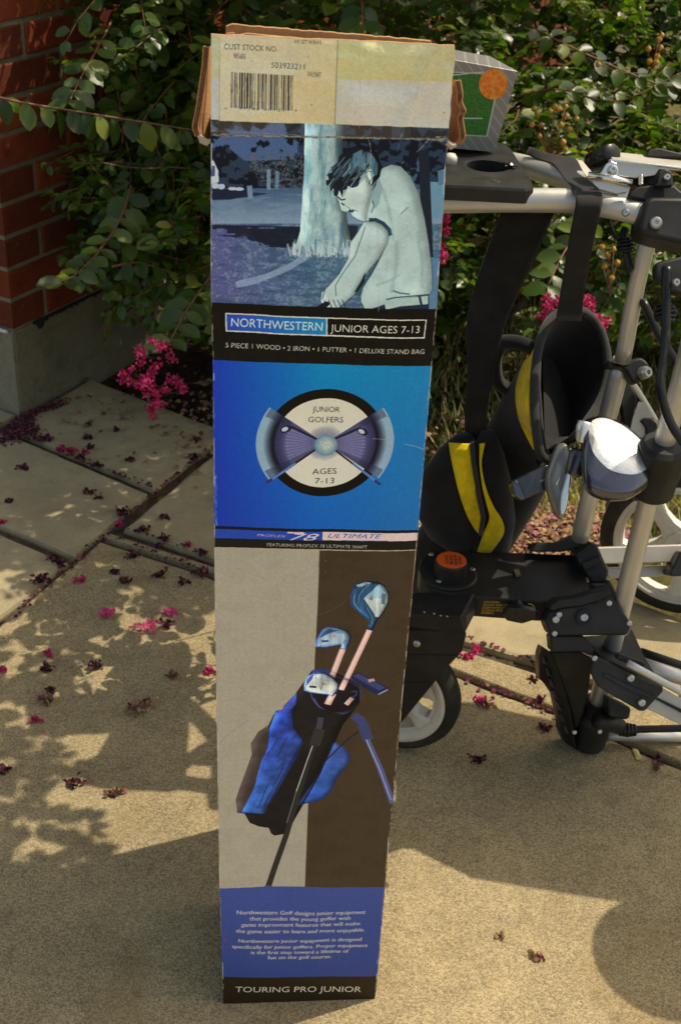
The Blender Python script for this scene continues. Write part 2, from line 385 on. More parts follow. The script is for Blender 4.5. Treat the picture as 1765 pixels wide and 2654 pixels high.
    def image(s, name):
        a = np.clip(s.a, 0, 1); im = bpy.data.images.new(name, s.w, s.h); im.colorspace_settings.name = 'sRGB'
        buf = np.ones((s.h, s.w, 4), np.float32); buf[..., :3] = a[::-1]; im.pixels.foreach_set(buf.ravel()); im.update(); im.pack(); return im
_font_cache = {}
def text_tris(txt, shear=0.0):
    k = (txt, shear)
    if k in _font_cache: return _font_cache[k]
    cu = bpy.data.curves.new('t', 'FONT'); cu.body = txt; cu.size = 1; cu.shear = shear; cu.resolution_u = 3
    o = bpy.data.objects.new('t', cu); COL.objects.link(o)
    me = bpy.data.meshes.new_from_object(o.evaluated_get(bpy.context.evaluated_depsgraph_get()))
    me.calc_loop_triangles(); v = np.array([x.co[:2] for x in me.vertices]); t = np.array([x.vertices[:] for x in me.loop_triangles])
    bpy.data.objects.remove(o); bpy.data.curves.remove(cu); bpy.data.meshes.remove(me)
    T = v[t]; x0, x1 = v[:, 0].min(), v[:, 0].max(); T[..., 0] = (T[..., 0]-x0)/(x1-x0); T[..., 1] /= .729   # cap height of the built-in font
    _font_cache[k] = T; return T
def c255(r, g, b): return (r/255, g/255, b/255)

# ------------------------------------------------------------------ ground and paving
def sheet(name, pts, z, m, kind='structure', parent=None):
    b = MB(); b.add([(x, y, z) for x, y in pts], [tuple(range(len(pts)))]); return b.build(name, m, parent, kind=kind)
sheet('ground', [(-60, -60), (60, -60), (60, 60), (-60, 60)], -.06, M_LAWN)
WA = math.radians(62.0); Wd = V3(math.cos(WA), math.sin(WA), 0); Wn = V3(math.sin(WA), -math.cos(WA), 0); WO = G(57, 1071)
BED = [(-.62, 2.60), (-.292, 2.405), (.05, 2.20), (.29, 2.02), (.63, 1.79), (1.4, 1.36)]
def bed_y(x):
    for (a, b), (c, d) in zip(BED[:-1], BED[1:]):
        if a <= x <= c: return b+(x-a)/(c-a)*(d-b)
    return BED[0][1]+.6*(BED[0][0]-x) if x < BED[0][0] else BED[-1][1]
def grid_sheet(name, x0, x1, y0, y1, nx, ny, zf, m):
    v = []; f = []
    for j in range(ny+1):
        for i in range(nx+1):
            x = x0+(x1-x0)*i/nx; y = y0+(y1-y0)*j/ny; v.append((x, y, zf(x, y)))
    for j in range(ny):
        for i in range(nx):
            a = j*(nx+1)+i; f.append((a, a+1, a+nx+2, a+nx+1))
    b = MB(); b.add(v, f); return b.build(name, m, None, smooth=True, kind='structure')
grid_sheet('soil_bed', -1.6, 1.0, 1.2, 6.0, 80, 120, lambda x, y: -.030+.016*noise.noise(Vector((x*9, y*9, 0)))+.01*noise.noise(Vector((x*30, y*30, 3))), M_SOIL)
grid_sheet('lawn', .34, 12, 1.5, 12, 120, 100, lambda x, y: -.026+.02*noise.noise(Vector((x*3, y*3, 1)))+.006*noise.noise(Vector((x*20, y*20, 3))), M_LAWN)
path = MB(); path.add([(-14, -14, -.013), (14, -14, -.013), (1.6, 1.2, -.013), (.62, 1.77, -.013), (.29, 2.0, -.013), (-.2, 2.35, -.013), (-.6, 2.58, -.013), (-14, 3, -.013)], [tuple(range(8))])
M_JOINT = mat('joint_dirt', (.10, .075, .045), 1, spec=.1); n = N(M_JOINT); n.col(n.ramp(n.noise(70, 6, .7), [(.3, (.035, .025, .015)), (.6, (.12, .09, .055)), (.8, (.2, .155, .10))])); n.bump(n.noise(160, 5, .8), .8, .006)
path = path.build('path', M_JOINT, None, kind='structure')
def slab(pts, m, inset=.005, seed=0, label=None, wk=1.0):
    r = random.Random(seed); n = len(pts); P = [np.array(p, float) for p in pts]
    area = sum(P[i][0]*P[(i+1) % n][1]-P[(i+1) % n][0]*P[i][1] for i in range(n))
    if area < 0: P = P[::-1]
    Q = []
    for i in range(n):
        a, b, c = P[i-1], P[i], P[(i+1) % n]; d1 = (b-a)/np.linalg.norm(b-a); d2 = (c-b)/np.linalg.norm(c-b)
        n1 = np.array([-d1[1], d1[0]]); n2 = np.array([-d2[1], d2[0]]); k = n1+n2; k = k/max(.35, 1+n1@n2); Q.append(b+k*inset)
    R = []   # broken-up edge so the rims are worn, not ruled
    for i in range(n):
        a, b = Q[i], Q[(i+1) % n]; L = np.linalg.norm(b-a); s = max(2, min(60, int(L/.03))); nn_ = np.array([-(b-a)[1], (b-a)[0]])/L
        for j in range(s):
            t = j/s; R.append(a+(b-a)*t+nn_*(0 if j == 0 else (abs(noise.noise(Vector((a[0]*7+t*L*24, seed, 0))))*.006*wk)))
    b = MB(); z = r.uniform(-.0015, .001)
    cen = sum(R)/len(R); rings = []
    for off, dz in ((0, -.05), (0, -.009), (.0025, -.003), (.008, -.0003), (.02, 0)):
        rr = []
        for i, q in enumerate(R):
            d1 = R[(i+1) % len(R)]-R[i-1]; nn_ = np.array([-d1[1], d1[0]]); nn_ = nn_/(np.linalg.norm(nn_)+1e-9); rr.append((*(q+nn_*off*wk), z+dz))
        rings.append(rr)
    b.loft(rings, cap1=True)
    return b.build('paving_slab', m, path, smooth=False, label=label)
slab([(-.715, 2.375), (-.585, 2.64), (-.235, 2.405), (-.365, 2.145)], M_SLAB, .0035, 1)
slab([(-.715, 2.365), (-.37, 2.135), (-.468, 1.895), (-.81, 2.095)], M_SLAB, .0035, 2)
slab([(-.815, 2.085), (-.472, 1.885), (-.585, 1.635), (-.93, 1.84)], M_SLAB, .0035, 3)
slab([(-.725, 2.375), (-.82, 2.10), (-1.3, 2.35), (-1.1, 2.72), (-.70, 2.44)], M_SLAB, .0035, 4)
slab([(-.405, 2.0), (-.235, 2.392), (.05, 2.19), (.29, 2.02), (.615, 1.79), (.545, 1.56), (.212, 1.702), (-.24, 1.918)], M_SLAB, .004, 5)
slab([(-.425, 1.988), (-.24, 1.902), (.212, 1.682), (.548, 1.535), (.60, 1.40), (.516, 1.432), (.345, 1.541), (.207, 1.618), (-.241, 1.878), (-.435, 1.968)], M_AGG, .003, 6, 'narrow aggregate strip between two joints', .3)
slab([(-.437, 1.962), (-.241, 1.872), (.207, 1.612), (.345, 1.535), (.516, 1.426), (.95, 1.17), (3, -.1), (3, -8), (-8, -8), (-5, -5.5), (-.9, .93), (-.575, 1.645)], M_AGG, .003, 7, 'large exposed aggregate slab under the carton')
slab([(-.935, 1.83), (-.59, 1.625), (-.9, .93), (-1.3, 1.15)], M_SLAB, .0035, 8)
slab([(.63, 1.78), (1.4, 1.34), (1.2, 1.04), (.61, 1.385), (.56, 1.55)], M_SLAB, .004, 9)
slab([(-1.31, 1.14), (-.91, .92), (-5, -5.4), (-6, -4)], M_SLAB, .0035, 10)

# ------------------------------------------------------------------ brick wall
wall = empty('brick_wall', WO, 'red brick house corner on a grey concrete footing at the left edge', 'wall')
ZB = .187; CH = .0665
def wp(s, t, z): return WO+Wd*s+Wn*t+V3(0, 0, z)
b = MB(); b.box(wp(2.0, -.30, ZB/2-.06), Wd*2.0, Wn*.30, V3(0, 0, ZB/2+.06)); b.build('footing', M_FOUND, wall, bevel=.004)
b = MB(); b.box(wp(-.0015, -.30, ZB/2-.06), Wd*.0025, Wn*.296, V3(0, 0, ZB/2+.058)); b.build('footing_end_skin', M_FOUND2, wall)  # paler skin over the end face of the footing
b = MB(); b.box(wp(2.004, -.305, 1.5+ZB), Wd*2.0, Wn*.30, V3(0, 0, 1.5)); b.build('mortar_core', M_MORTAR, wall)
def brick_mesh(L, D, H, seed):
    r = random.Random(seed); me = MB(); nx, nz = 5, 3; e = .0022
    # front skin faces local +y ; box with chipped, slightly uneven arrises
    xs = [-L/2, -L/2+.004, 0, L/2-.004, L/2]; zs = [-H/2, -H/2+.004, H/2-.004, H/2]
    v = []; f = []
    for z in zs:
        for x in xs:
            edge = (abs(x) > L/2-.001) or (abs(z) > H/2-.001)
            v.append((x+r.uniform(-.0007, .0007), (D/2-(e if edge else 0))+r.uniform(-.0006, .0006), z+r.uniform(-.0007, .0007)))
    for j in range(3):
        for i in range(4): a = j*5+i; f.append((a, a+5, a+6, a+1))
    b0 = len(v); v += [(-L/2, -D/2, -H/2), (L/2, -D/2, -H/2), (L/2, -D/2, H/2), (-L/2, -D/2, H/2)]
    f += [(0, 1, 2, 3, 4, b0+1, b0), (15, b0+3, b0+2, 19, 18, 17, 16), (0, b0, b0+3, 15, 10, 5), (4, 9, 14, 19, b0+2, b0+1)]
    me.add(v, f); m = me.mesh('brick'); m.materials.append(M_BRICK); return m
BH = CH-.010
bm_s = [brick_mesh(.203, .10, BH, i) for i in range(4)]; bm_c = [brick_mesh(.203, .203, BH, i+9) for i in range(2)]
RZ = math.atan2(-Wn[0], Wn[1])
def put_brick(me, P, rz):
    o = bpy.data.objects.new('brick', me); COL.objects.link(o); o.parent = wall
    q = P-WO; o.location = (q[0]+rnd.uniform(-.0006, .0006), q[1], q[2]+rnd.uniform(-.0012, .0012)); o.rotation_euler = (0, 0, rz+rnd.uniform(-.004, .004)); return o
upper = MB(); cnt = 0
for k in range(0, 38):
    zc = ZB+.006+k*CH+BH/2
    s = .0
    first = .1 if k % 2 == 0 else .203
    # the corner brick shows both faces
    cb = MB()
    if k % 2 == 0:
        L1, D1 = .1, .203
    else:
        L1, D1 = .203, .1
    if k < 11:
        me = MB(); me.box((0, 0, 0), (L1/2-.0008, 0, 0), (0, D1/2, 0), (0, 0, BH/2)); mm = me.mesh('brick'); mm.materials.append(M_BRICK)
        o = bpy.data.objects.new('brick', mm); COL.objects.link(o); o.parent = wall
        q = wp(L1/2-.0005, -D1/2-.001, zc)-WO; o.location = tuple(q); o.rotation_euler = (0, 0, RZ)
        mo = o.modifiers.new('b', 'BEVEL'); mo.width = .0025; mo.segments = 2
    else: upper.box(wp(L1/2, -D1/2, zc), Wd*L1/2, Wn*D1/2, V3(0, 0, BH/2))
    s = L1+.010
    while s < 3.6:
        if k < 11 and s < 2.2:
            put_brick(rnd.choice(bm_s), wp(s+.1015, -.05-rnd.uniform(-.0006, .002), zc), RZ); cnt += 1
        else: upper.box(wp(s+.1015, -.051, zc), Wd*.1015, Wn*.05, V3(0, 0, BH/2))
        s += .213
    t = D1+.010
    while t < .58:
        L = min(.203, .6-t)
        if k < 11: put_brick(bm_s[0], wp(.05, -t-.1015, zc), RZ+math.pi/2)
        t += .213
upper.build('upper_bricks', M_BRICK, wall, kind='stuff')
# tar seam where brick meets the footing, and the pale weep strip round the corner
b = MB(); r = random.Random(3); s = .06
while s < .62:
    L = r.uniform(.006, .03); h = r.uniform(.002, .006)*(3.0 if r.random() < .13 else 1)
    c = wp(s+L/2, .0005, ZB+.001-h*.6)
    b.lathe(c, Wn, [(0, max(.003, h)), (.0018, max(.002, h*.8))], 7); b.box(wp(s+L/2, .0008, ZB+.0005), Wd*L*.6, Wn*.0014, V3(0, 0, .0022)); s += L*.9
b.build('tar_seam', mat('tar', (.012, .013, .02), .6), wall)
b = MB(); b.tube([wp(-.008, -.012, ZB+.001), wp(-.008, -.06, ZB+.001)], .004, 8); b.tube([wp(-.008, -.064, ZB+.001), wp(-.008, -.16, ZB+.001)], .004, 8)
b.build('weep_strip', M_WHITE, wall)

# ------------------------------------------------------------------ crape myrtle shrub
shrub = empty('crape_myrtle_shrub', (.35, 3.0, -.02), 'large glossy green crape myrtle shrub with magenta flowers behind the carton and cart', 'shrub')
# leaf template in local axes: x along the blade, y across, z up
LT = []; ts = [0, .08, .30, .58, .84, 1.0]; ws = [.01, .10, .29, .33, .215, 0.0]
for t_, w_ in zip(ts, ws): LT.append((t_, w_, -.10*t_*t_))
def leaf_template(fold, curl):
    v = [];
    for t_, w_ in zip(ts, ws): v.append((t_, 0, -curl*t_*t_))
    for s_ in (1, -1):
        for t_, w_ in list(zip(ts, ws))[1:5]: v.append((t_, s_*w_, -curl*t_*t_+fold*w_+.03*math.sin(t_*9+s_)))
    f = []
    for s_, o_ in ((1, 6), (-1, 10)):
        q = [(0, o_, 1), (1, o_, o_+1, 2), (2, o_+1, o_+2, 3), (3, o_+2, o_+3, 4), (4, o_+3, 5)]
        f += [x if s_ < 0 else x[::-1] for x in q]
    return np.array(v), f
TEMPL = [leaf_template(.30, .10), leaf_template(.12, .25), leaf_template(.45, .05), leaf_template(.2, .4)]
leaves = []    # (pos, xdir, normal, size, template)
def add_leaf(P, d, n_, size):
    d = nrm(d); n_ = np.asarray(n_, float); n_ = nrm(n_-d*np.dot(n_, d)); leaves.append((np.asarray(P, float), d, n_, size, rnd.randrange(4)))
def in_wall(P): return np.dot(P-WO, Wn) < .012
twigs = MB()
def spray(P, d, L, ls=.036, droop=.25, step=.021, r0=.0016, mesh=None, up=(0, 0, 1), wander=.25):
    P = np.asarray(P, float).copy(); d = nrm(d); n = max(3, int(L/step)); pts = [P.copy()]; side = nrm(np.cross(d, up)+1e-6)
    for i in range(n):
        d = nrm(d+V3(rnd.gauss(0, 1), rnd.gauss(0, 1), rnd.gauss(0, 1))*wander*.3+V3(0, 0, -droop*.12)); P = P+d*step
        if in_wall(P): P = P+Wn*.02; d = nrm(d+Wn*.5)
        pts.append(P.copy())
        s_ = nrm(side-d*np.dot(side, d)); u_ = np.cross(s_, d); u_ = u_ if u_[2] > 0 else -u_
        sc = ls*rnd.uniform(.65, 1.15)*(1-.45*(i/n)**3)*(.8 if i < 2 else 1)
        for sg in (1, -1):
            if rnd.random() < .1: continue
            ld = s_*sg*rnd.uniform(.6, 1.1)+d*rnd.uniform(.1, .8)+u_*rnd.uniform(-.5, .35)
            add_leaf(P+nrm(ld)*.003, ld, u_+V3(rnd.gauss(0, .35), rnd.gauss(0, .35), rnd.gauss(0, .2)), sc)
    add_leaf(P, d, u_+V3(rnd.gauss(0, .3), rnd.gauss(0, .3), 0), ls*.6)
    m = mesh if mesh is not None else twigs
    m.tube(pts[::2]+[pts[-1]], [r0*(1-.6*i/(len(pts[::2]))) for i in range(len(pts[::2])+1)], 4, cap=False)
def front_y(x):   # nearest surface of the crown
    return 2.62+.10*math.sin(x*5)-.30*max(0, -x-.05) if x < .25 else 2.66+.08*math.sin(x*7)
SUNH = V3(SUN[0], SUN[1], 0)/SUN[2]
def shades_lit(P):
    """keep tall twigs out of the sun's way where the photograph shows sun on the cart"""
    g = P-SUNH*max(0, P[2]-.55); return (.02 < g[0] < 1.1) and (1.05 < g[1] < 1.75)
def ztop(x, y): return .36+.46*(y-2.6)+.13*noise.noise(Vector((x*4, y*4, 8)))+.07*noise.noise(Vector((x*11, y*11, 4)))
for i in range(760):
    x = rnd.uniform(-.72, .25); y = front_y(x)+abs(rnd.gauss(0, .28)); z = rnd.uniform(.05, 1.15)
    if x < -.1: y = max(y, 2.30+.5*rnd.random())
    P = V3(x, y, z)
    if in_wall(P) or (x < -.2 and z < .34): continue
    px, py, zc = proj(P)
    if px < 330: continue
    d = V3(rnd.gauss(0, .7), -.75+rnd.gauss(0, .5), .35+rnd.gauss(0, .6))
    if x < -.2: d = V3(-.3+rnd.gauss(0, .5), -.5+rnd.gauss(0, .4), .1+rnd.gauss(0, .5))
    spray(P, d, rnd.uniform(.14, .28), rnd.uniform(.033, .043))
# sunlit outer skin on the right
for i in range(1150):
    x = rnd.uniform(.05, 1.5); y = rnd.uniform(2.58, 4.0)+.04*math.sin(x*9); zt = ztop(x, y); z = max(.12, zt-abs(rnd.gauss(0, .12)))
    spray(V3(x, y, z), V3(rnd.gauss(.1, .7), -.35+rnd.gauss(0, .55), .5+rnd.gauss(0, .45)), rnd.uniform(.10, .2), rnd.uniform(.030, .048), step=.018, wander=.4)
# dense shaded mass against the wall
for i in range(330):
    px, py = rnd.uniform(285, 600), rnd.uniform(-40, 720)
    if px < 300+max(0, 350-py)*.25 or py > 640+(px-300)*.25: continue
    P = PT(px, py, rnd.uniform(2.35, 2.75))
    if in_wall(P) or P[2] < .12: continue
    spray(P, V3(-.3+rnd.gauss(0, .5), -.2+rnd.gauss(0, .4), -.2+rnd.gauss(0, .5)), rnd.uniform(.1, .2), rnd.uniform(.034, .044))
# deeper, sparser interior so nothing shows through
for i in range(330):
    x = rnd.uniform(-.3, 1.5); y = 2.9+rnd.random()*1.1; z = rnd.uniform(.08, 1.0 if x < .05 else max(.1, ztop(x, y)-.15)); P = V3(x, y, z)
    if in_wall(P): continue
    spray(P, V3(rnd.gauss(0, 1), rnd.gauss(0, 1), rnd.gauss(.2, .7)), rnd.uniform(.2, .3), .046, step=.028)
# upper crown, above the frame: it dapples the paving on the left
for (n_sp, X0, X1, Y0, Y1, Z0, Z1, thr) in ((350, -.15, .56, 2.08, 2.85, 1.10, 1.42, -.36), (120, -.06, .26, 1.30, 1.84, 1.17, 1.34, -.02)):
    for i in range(n_sp):
        x = rnd.uniform(X0, X1); y = rnd.uniform(Y0, Y1); z = rnd.uniform(Z0, Z1)
        if noise.noise(Vector((x*6.5, y*6.5, 3))) < thr: continue
        spray(V3(x, y, z), V3(rnd.gauss(0, 1), rnd.gauss(-.2, .8), rnd.gauss(.1, .3)), rnd.uniform(.10, .20), .044)
# branches reaching down behind the carton: their leaves throw the crisp shadows on the paving
for i in range(300):
    P = PT(rnd.uniform(590, 1050), rnd.uniform(360, 1250), rnd.uniform(1.72, 2.3))
    if not (.26 < P[2] < .82) or noise.noise(Vector((P[0]*9, P[1]*6, P[2]*8))) < .03: continue
    q = V3(-.8+rnd.gauss(0, .4), rnd.gauss(-.2, .5), rnd.gauss(0, .3)); e_ = P+nrm(q)*.13
    if 575 < proj(e_)[0] < 1080: spray(P, q, .12, rnd.uniform(.044, .058), step=.026)
# top bright leaves over the carton
for (px, py, qx, qy, zc) in ((1000, 70, 880, 20, 2.3), (960, 90, 800, 60, 2.35), (930, -40, 960, 70, 2.2), (760, -10, 660, 40, 2.35), (600, -20, 700, 60, 2.4)):
    A, B = PT(px, py, zc), PT(qx, qy, zc-.08); spray(A, B-A, np.linalg.norm(B-A)*1.1, .055, .1, .03)
stems = MB()
for (bx, by, tx, ty, tz, r0) in ((.0, 2.9, -.25, 2.75, .95, .012), (.02, 2.85, .06, 2.6, 1.3, .014), (.35, 3.05, .55, 2.95, .5, .013), (.4, 3.1, .95, 3.05, .5, .012), (.04, 2.85, .12, 2.3, 1.5, .012), (.0, 2.85, -.42, 2.72, .55, .009), (.1, 2.95, -.3, 2.7, .35, .008)):
    A = V3(bx, by, -.03); T = V3(tx, ty, tz); mid = (A+T)/2+V3(rnd.uniform(-.05, .05), .06, .15)
    st_ = catmull([A, A*.6+mid*.4+V3(0, 0, .05), mid, T], 6); sm = MB(); sm.tube(st_, [r0*(1-.65*i/len(st_)) for i in range(len(st_))], 8); sm.build('stem', M_BARK, shrub, smooth=True)
def hero(pts, zcs, ls=.045, step=.024, r0=.0022, updir=(0, -.4, 1), hang=.0, width=1):
    P = [PT(px, py, z) for (px, py), z in zip(pts, zcs)]; c = catmull(P, 8)
    b = MB(); b.tube(c, [r0*(1.1-.6*i/len(c)) for i in range(len(c))], 7); b.build('branch', M_TWIG, shrub, smooth=True)
    # leaves along it
    d_acc = 0; up = nrm(updir)
    for i in range(1, len(c)):
        seg = c[i]-c[i-1]; d_acc += np.linalg.norm(seg)
        if d_acc > step:
            d_acc = 0; d = nrm(seg); s_ = nrm(np.cross(d, up)); u_ = np.cross(s_, d)
            for sg in (1, -1):
                ld = s_*sg*rnd.uniform(.5, 1.0)*width+d*rnd.uniform(.1, .6)+V3(0, 0, -1)*hang*rnd.uniform(.6, 1.2)
                add_leaf(c[i], ld, u_+CF*-.4+V3(rnd.gauss(0, .3), rnd.gauss(0, .3), 0), ls*rnd.uniform(.8, 1.15))
hero([(-30, 245), (60, 265), (200, 288), (350, 312), (540, 342)], [2.0, 2.0, 2.05, 2.1, 2.2], .041, .022, .0022, hang=1.1)
hero([(340, 480), (310, 570), (240, 670), (165, 735)], [2.35, 2.3, 2.2, 2.1], .040, .022)
hero([(290, 50), (255, 120), (215, 190), (180, 262)], [2.3, 2.25, 2.2, 2.15], .038, .022)
hero([(545, 715), (480, 810), (430, 905)], [2.3, 2.2, 2.12], .044, .030)
hero([(290, 690), (360, 680), (460, 710)], [2.3, 2.3, 2.35], .036, .022)
hero([(520, 560), (400, 590), (320, 640)], [2.4, 2.35, 2.3], .042, .024)
hero([(480, 100), (380, 120), (300, 150)], [2.4, 2.35, 2.3], .042, .024)
hero([(1765, 640), (1640, 690), (1560, 800)], [2.7, 2.65, 2.6], .05, .026)
hero([(1540, 560), (1470, 640), (1420, 740)], [2.6, 2.55, 2.5], .045, .026)
hero([(1360, 60), (1500, 130), (1700, 215), (1800, 230)], [2.65, 2.6, 2.6, 2.6], .038, .026)
hero([(1330, 250), (1450, 230), (1600, 260), (1780, 180)], [2.7, 2.65, 2.6, 2.6], .038, .024)

L_ = leaves; NL = len(L_)
pos = np.array([q[0] for q in L_]); XD = np.array([q[1] for q in L_]); ZD = np.array([q[2] for q in L_]); SZ = np.array([q[3] for q in L_]); TI = np.array([q[4] for q in L_])
YD = np.cross(ZD, XD)
dd = pos+XD*SZ[:, None]*.5-CC; zc_ = dd @ CF; pxs = PW/2+FPX*(dd @ CR)/zc_; pys = PH/2-FPX*(dd @ CU)/zc_
best = {}
for i in np.argsort(zc_):
    if -20 < pxs[i] < PW+20 and -20 < pys[i] < 1300 and not (548 < pxs[i] < 1165 and pys[i] > 60):
        key = (int(pxs[i]//32), int(pys[i]//32))
        if key not in best: best[key] = i
cand = sorted(best.values(), key=lambda i: -SZ[i]/zc_[i]*(.35+abs(np.dot(ZD[i], CF))))[:290]
single = set(int(i) for i in cand)
LM = []
for (v, f) in TEMPL:
    me = bpy.data.meshes.new('leaf'); me.from_pydata([tuple(p) for p in v], [], f); me.update(); me.materials.append(M_LEAFO); me.polygons.foreach_set('use_smooth', [True]*len(me.polygons)); LM.append(me)
sl0 = np.array(shrub.location)
for i in cand:
    o = bpy.data.objects.new('leaf', LM[TI[i]]); COL.objects.link(o); o.parent = shrub
    s = SZ[i]; p = pos[i]-sl0
    o.matrix_local = Matrix(((XD[i][0]*s, YD[i][0]*s, ZD[i][0]*s, p[0]), (XD[i][1]*s, YD[i][1]*s, ZD[i][1]*s, p[1]), (XD[i][2]*s, YD[i][2]*s, ZD[i][2]*s, p[2]), (0, 0, 0, 1)))
def inst_mesh(tv, tf, P, X, Y, Z, S, name, mat_, parent, **kw):
    """join many transformed copies of a small template, vectorised"""
    n = len(P); tv = np.asarray(tv, float)
    V = P[:, None, :]+(tv[None, :, 0, None]*X[:, None, :]+tv[None, :, 1, None]*Y[:, None, :]+tv[None, :, 2, None]*Z[:, None, :])*S[:, None, None]
    V = V.reshape(-1, 3); m = len(tv)
    tri = []
    for q in tf:
        for k in range(1, len(q)-1): tri.append((q[0], q[k], q[k+1]))
    T = (np.array(tri)[None]+(np.arange(n)*m)[:, None, None]).reshape(-1, 3)
    return V, T
def join_build(parts, name, mat_, parent=None, **kw):
    Vs = []; Ts = []; b = 0
    for V, T in parts: Vs.append(V); Ts.append(T+b); b += len(V)
    V = np.concatenate(Vs); T = np.concatenate(Ts); me = bpy.data.meshes.new(name)
    me.vertices.add(len(V)); me.vertices.foreach_set('co', V.astype(np.float32).ravel()); me.loops.add(T.size); me.loops.foreach_set('vertex_index', T.astype(np.int32).ravel())
    me.polygons.add(len(T)); me.polygons.foreach_set('loop_start', np.arange(0, T.size, 3, dtype=np.int32)); me.polygons.foreach_set('loop_total', np.full(len(T), 3, np.int32)); me.update(calc_edges=True)
    return link(name, me, mat_, parent, **kw)
rest = np.array([i for i in range(NL) if i not in single]); parts = []
for k, (v, f) in enumerate(TEMPL):
    s_ = rest[TI[rest] == k]; parts.append(inst_mesh(v, f, pos[s_], XD[s_], YD[s_], ZD[s_], SZ[s_], '', None, None))
join_build(parts, 'foliage', M_LEAF, shrub, kind='stuff', smooth=True)
twigs.build('twigs', M_TWIG, shrub, kind='stuff')

# petals: one crinkled template, clusters built from many
PV = np.array([(0, 0, 0), (.35, .3, .12), (.35, -.3, .10), (.75, .42, .02), (.75, -.40, .2), (1.0, .12, .1), (1.0, -.15, .0), (.6, 0, .22)]); PF = [(0, 1, 7), (0, 7, 2), (1, 3, 7), (2, 7, 4), (3, 5, 7), (5, 6, 7), (6, 4, 7)]
def rand_frames(n, r):
    X = r.normal(size=(n, 3)); X /= np.linalg.norm(X, axis=1)[:, None]; Z = r.normal(size=(n, 3)); Z -= X*(Z*X).sum(1)[:, None]; Z /= np.linalg.norm(Z, axis=1)[:, None]; return X, np.cross(Z, X), Z
def cluster_parts(blobs, n, size, r):
    P = []
    for (c, rad) in blobs:
        q = r.normal(size=(n, 3)); q /= np.linalg.norm(q, axis=1)[:, None]; P.append(np.array(c)+q*rad*r.uniform(.35, 1, (n, 1)))
    P = np.concatenate(P); X, Y, Z = rand_frames(len(P), r); return inst_mesh(PV, PF, P, X, Y, Z, r.uniform(.6, 1.2, len(P))*size, '', None, None)
def flower(pts, zc, size=.0066, n=30, rad=.0085, spread=6):
    r = npr; blobs = []
    for (px, py) in pts:
        blobs.append((PT(px+r.uniform(-spread, spread), py+r.uniform(-spread, spread), zc+r.uniform(-.015, .015)), rad*r.uniform(.7, 1.2)))
    o = join_build([cluster_parts(blobs, n, size, r)], 'flower_cluster', M_PETAL, shrub)
    ax = MB()
    for c, rd in blobs[::2]: ax.tube([c, c+V3(0, .012, -.012)], .0007, 4)
    ax.build('stalk', M_TWIG, o)
    pr = join_build([cluster_parts([(c, rd*.7) for c, rd in blobs[::3]], 5, size*.6, r)], 'stamens', M_STAM, o)
    return o
flower([(355, 900), (370, 915), (390, 885), (368, 940), (400, 940), (345, 960), (330, 980), (368, 980), (400, 965), (430, 900), (445, 925), (415, 895), (340, 985), (325, 970)], 2.08)
flower([(395, 1000), (380, 1010), (410, 1020), (425, 1010), (398, 1040), (420, 1045), (390, 1060), (395, 1075), (450, 990), (465, 995), (480, 1003), (445, 985), (360, 990), (385, 985)], 2.06)
flower([(1150, 560), (1155, 545), (1148, 575), (1152, 600), (1150, 640), (1156, 660), (1150, 680), (1145, 668)], 2.25, rad=.009)
flower([(1418, 775), (1428, 790), (1415, 800), (1405, 815), (1436, 780), (1410, 825)], 2.2, rad=.009)
flower([(1524, 770), (1530, 785), (1522, 800), (1535, 810), (1545, 825), (1555, 830), (1565, 835), (1558, 845), (1515, 795), (1518, 780)], 2.2, rad=.009)
# seed capsules on stalks
def seeds(pts, root, zc, r0=.0058):
    o = MB(); R = PT(*root, zc+.02)
    for p in pts: P = PT(*p, zc+rnd.uniform(-.01, .01)); o.tube([R, (R+P)/2+V3(rnd.uniform(-.005, .005), 0, -.006), P], [.0009, .0007, .0006], 5)
    so_ = o.build('seed_stalk', M_TWIG, shrub, smooth=True)
    for p in pts:
        P = PT(*p, zc+rnd.uniform(-.01, .01)); q = MB(); rr = r0*rnd.uniform(.85, 1.15)
        q.lathe(P, V3(rnd.uniform(-.4, .4), -.3, 1), [(-rr, .2*rr), (-rr*.8, rr*.6), (-rr*.3, rr*.95), (rr*.2, rr), (rr*.7, rr*.7), (rr, rr*.15), (rr*1.5, rr*.05)], 10)
        q.build('seed_capsule', M_BERRY, so_, smooth=True)
seeds([(1384, 280), (1392, 292), (1426, 287), (1437, 275), (1446, 280), (1466, 275), (1468, 300), (1494, 307), (1401, 323), (1378, 322), (1454, 323), (1476, 334), (1398, 352), (1459, 368), (1465, 386)], (1425, 400), 2.35)
seeds([(1715, 90), (1708, 100), (1703, 145), (1683, 158), (1700, 160), (1680, 125), (1712, 122), (1550, 165)], (1680, 190), 2.4)
seeds([(1575, 660), (1560, 640), (1590, 645), (1600, 680), (1565, 690), (1585, 720)], (1580, 760), 2.45)

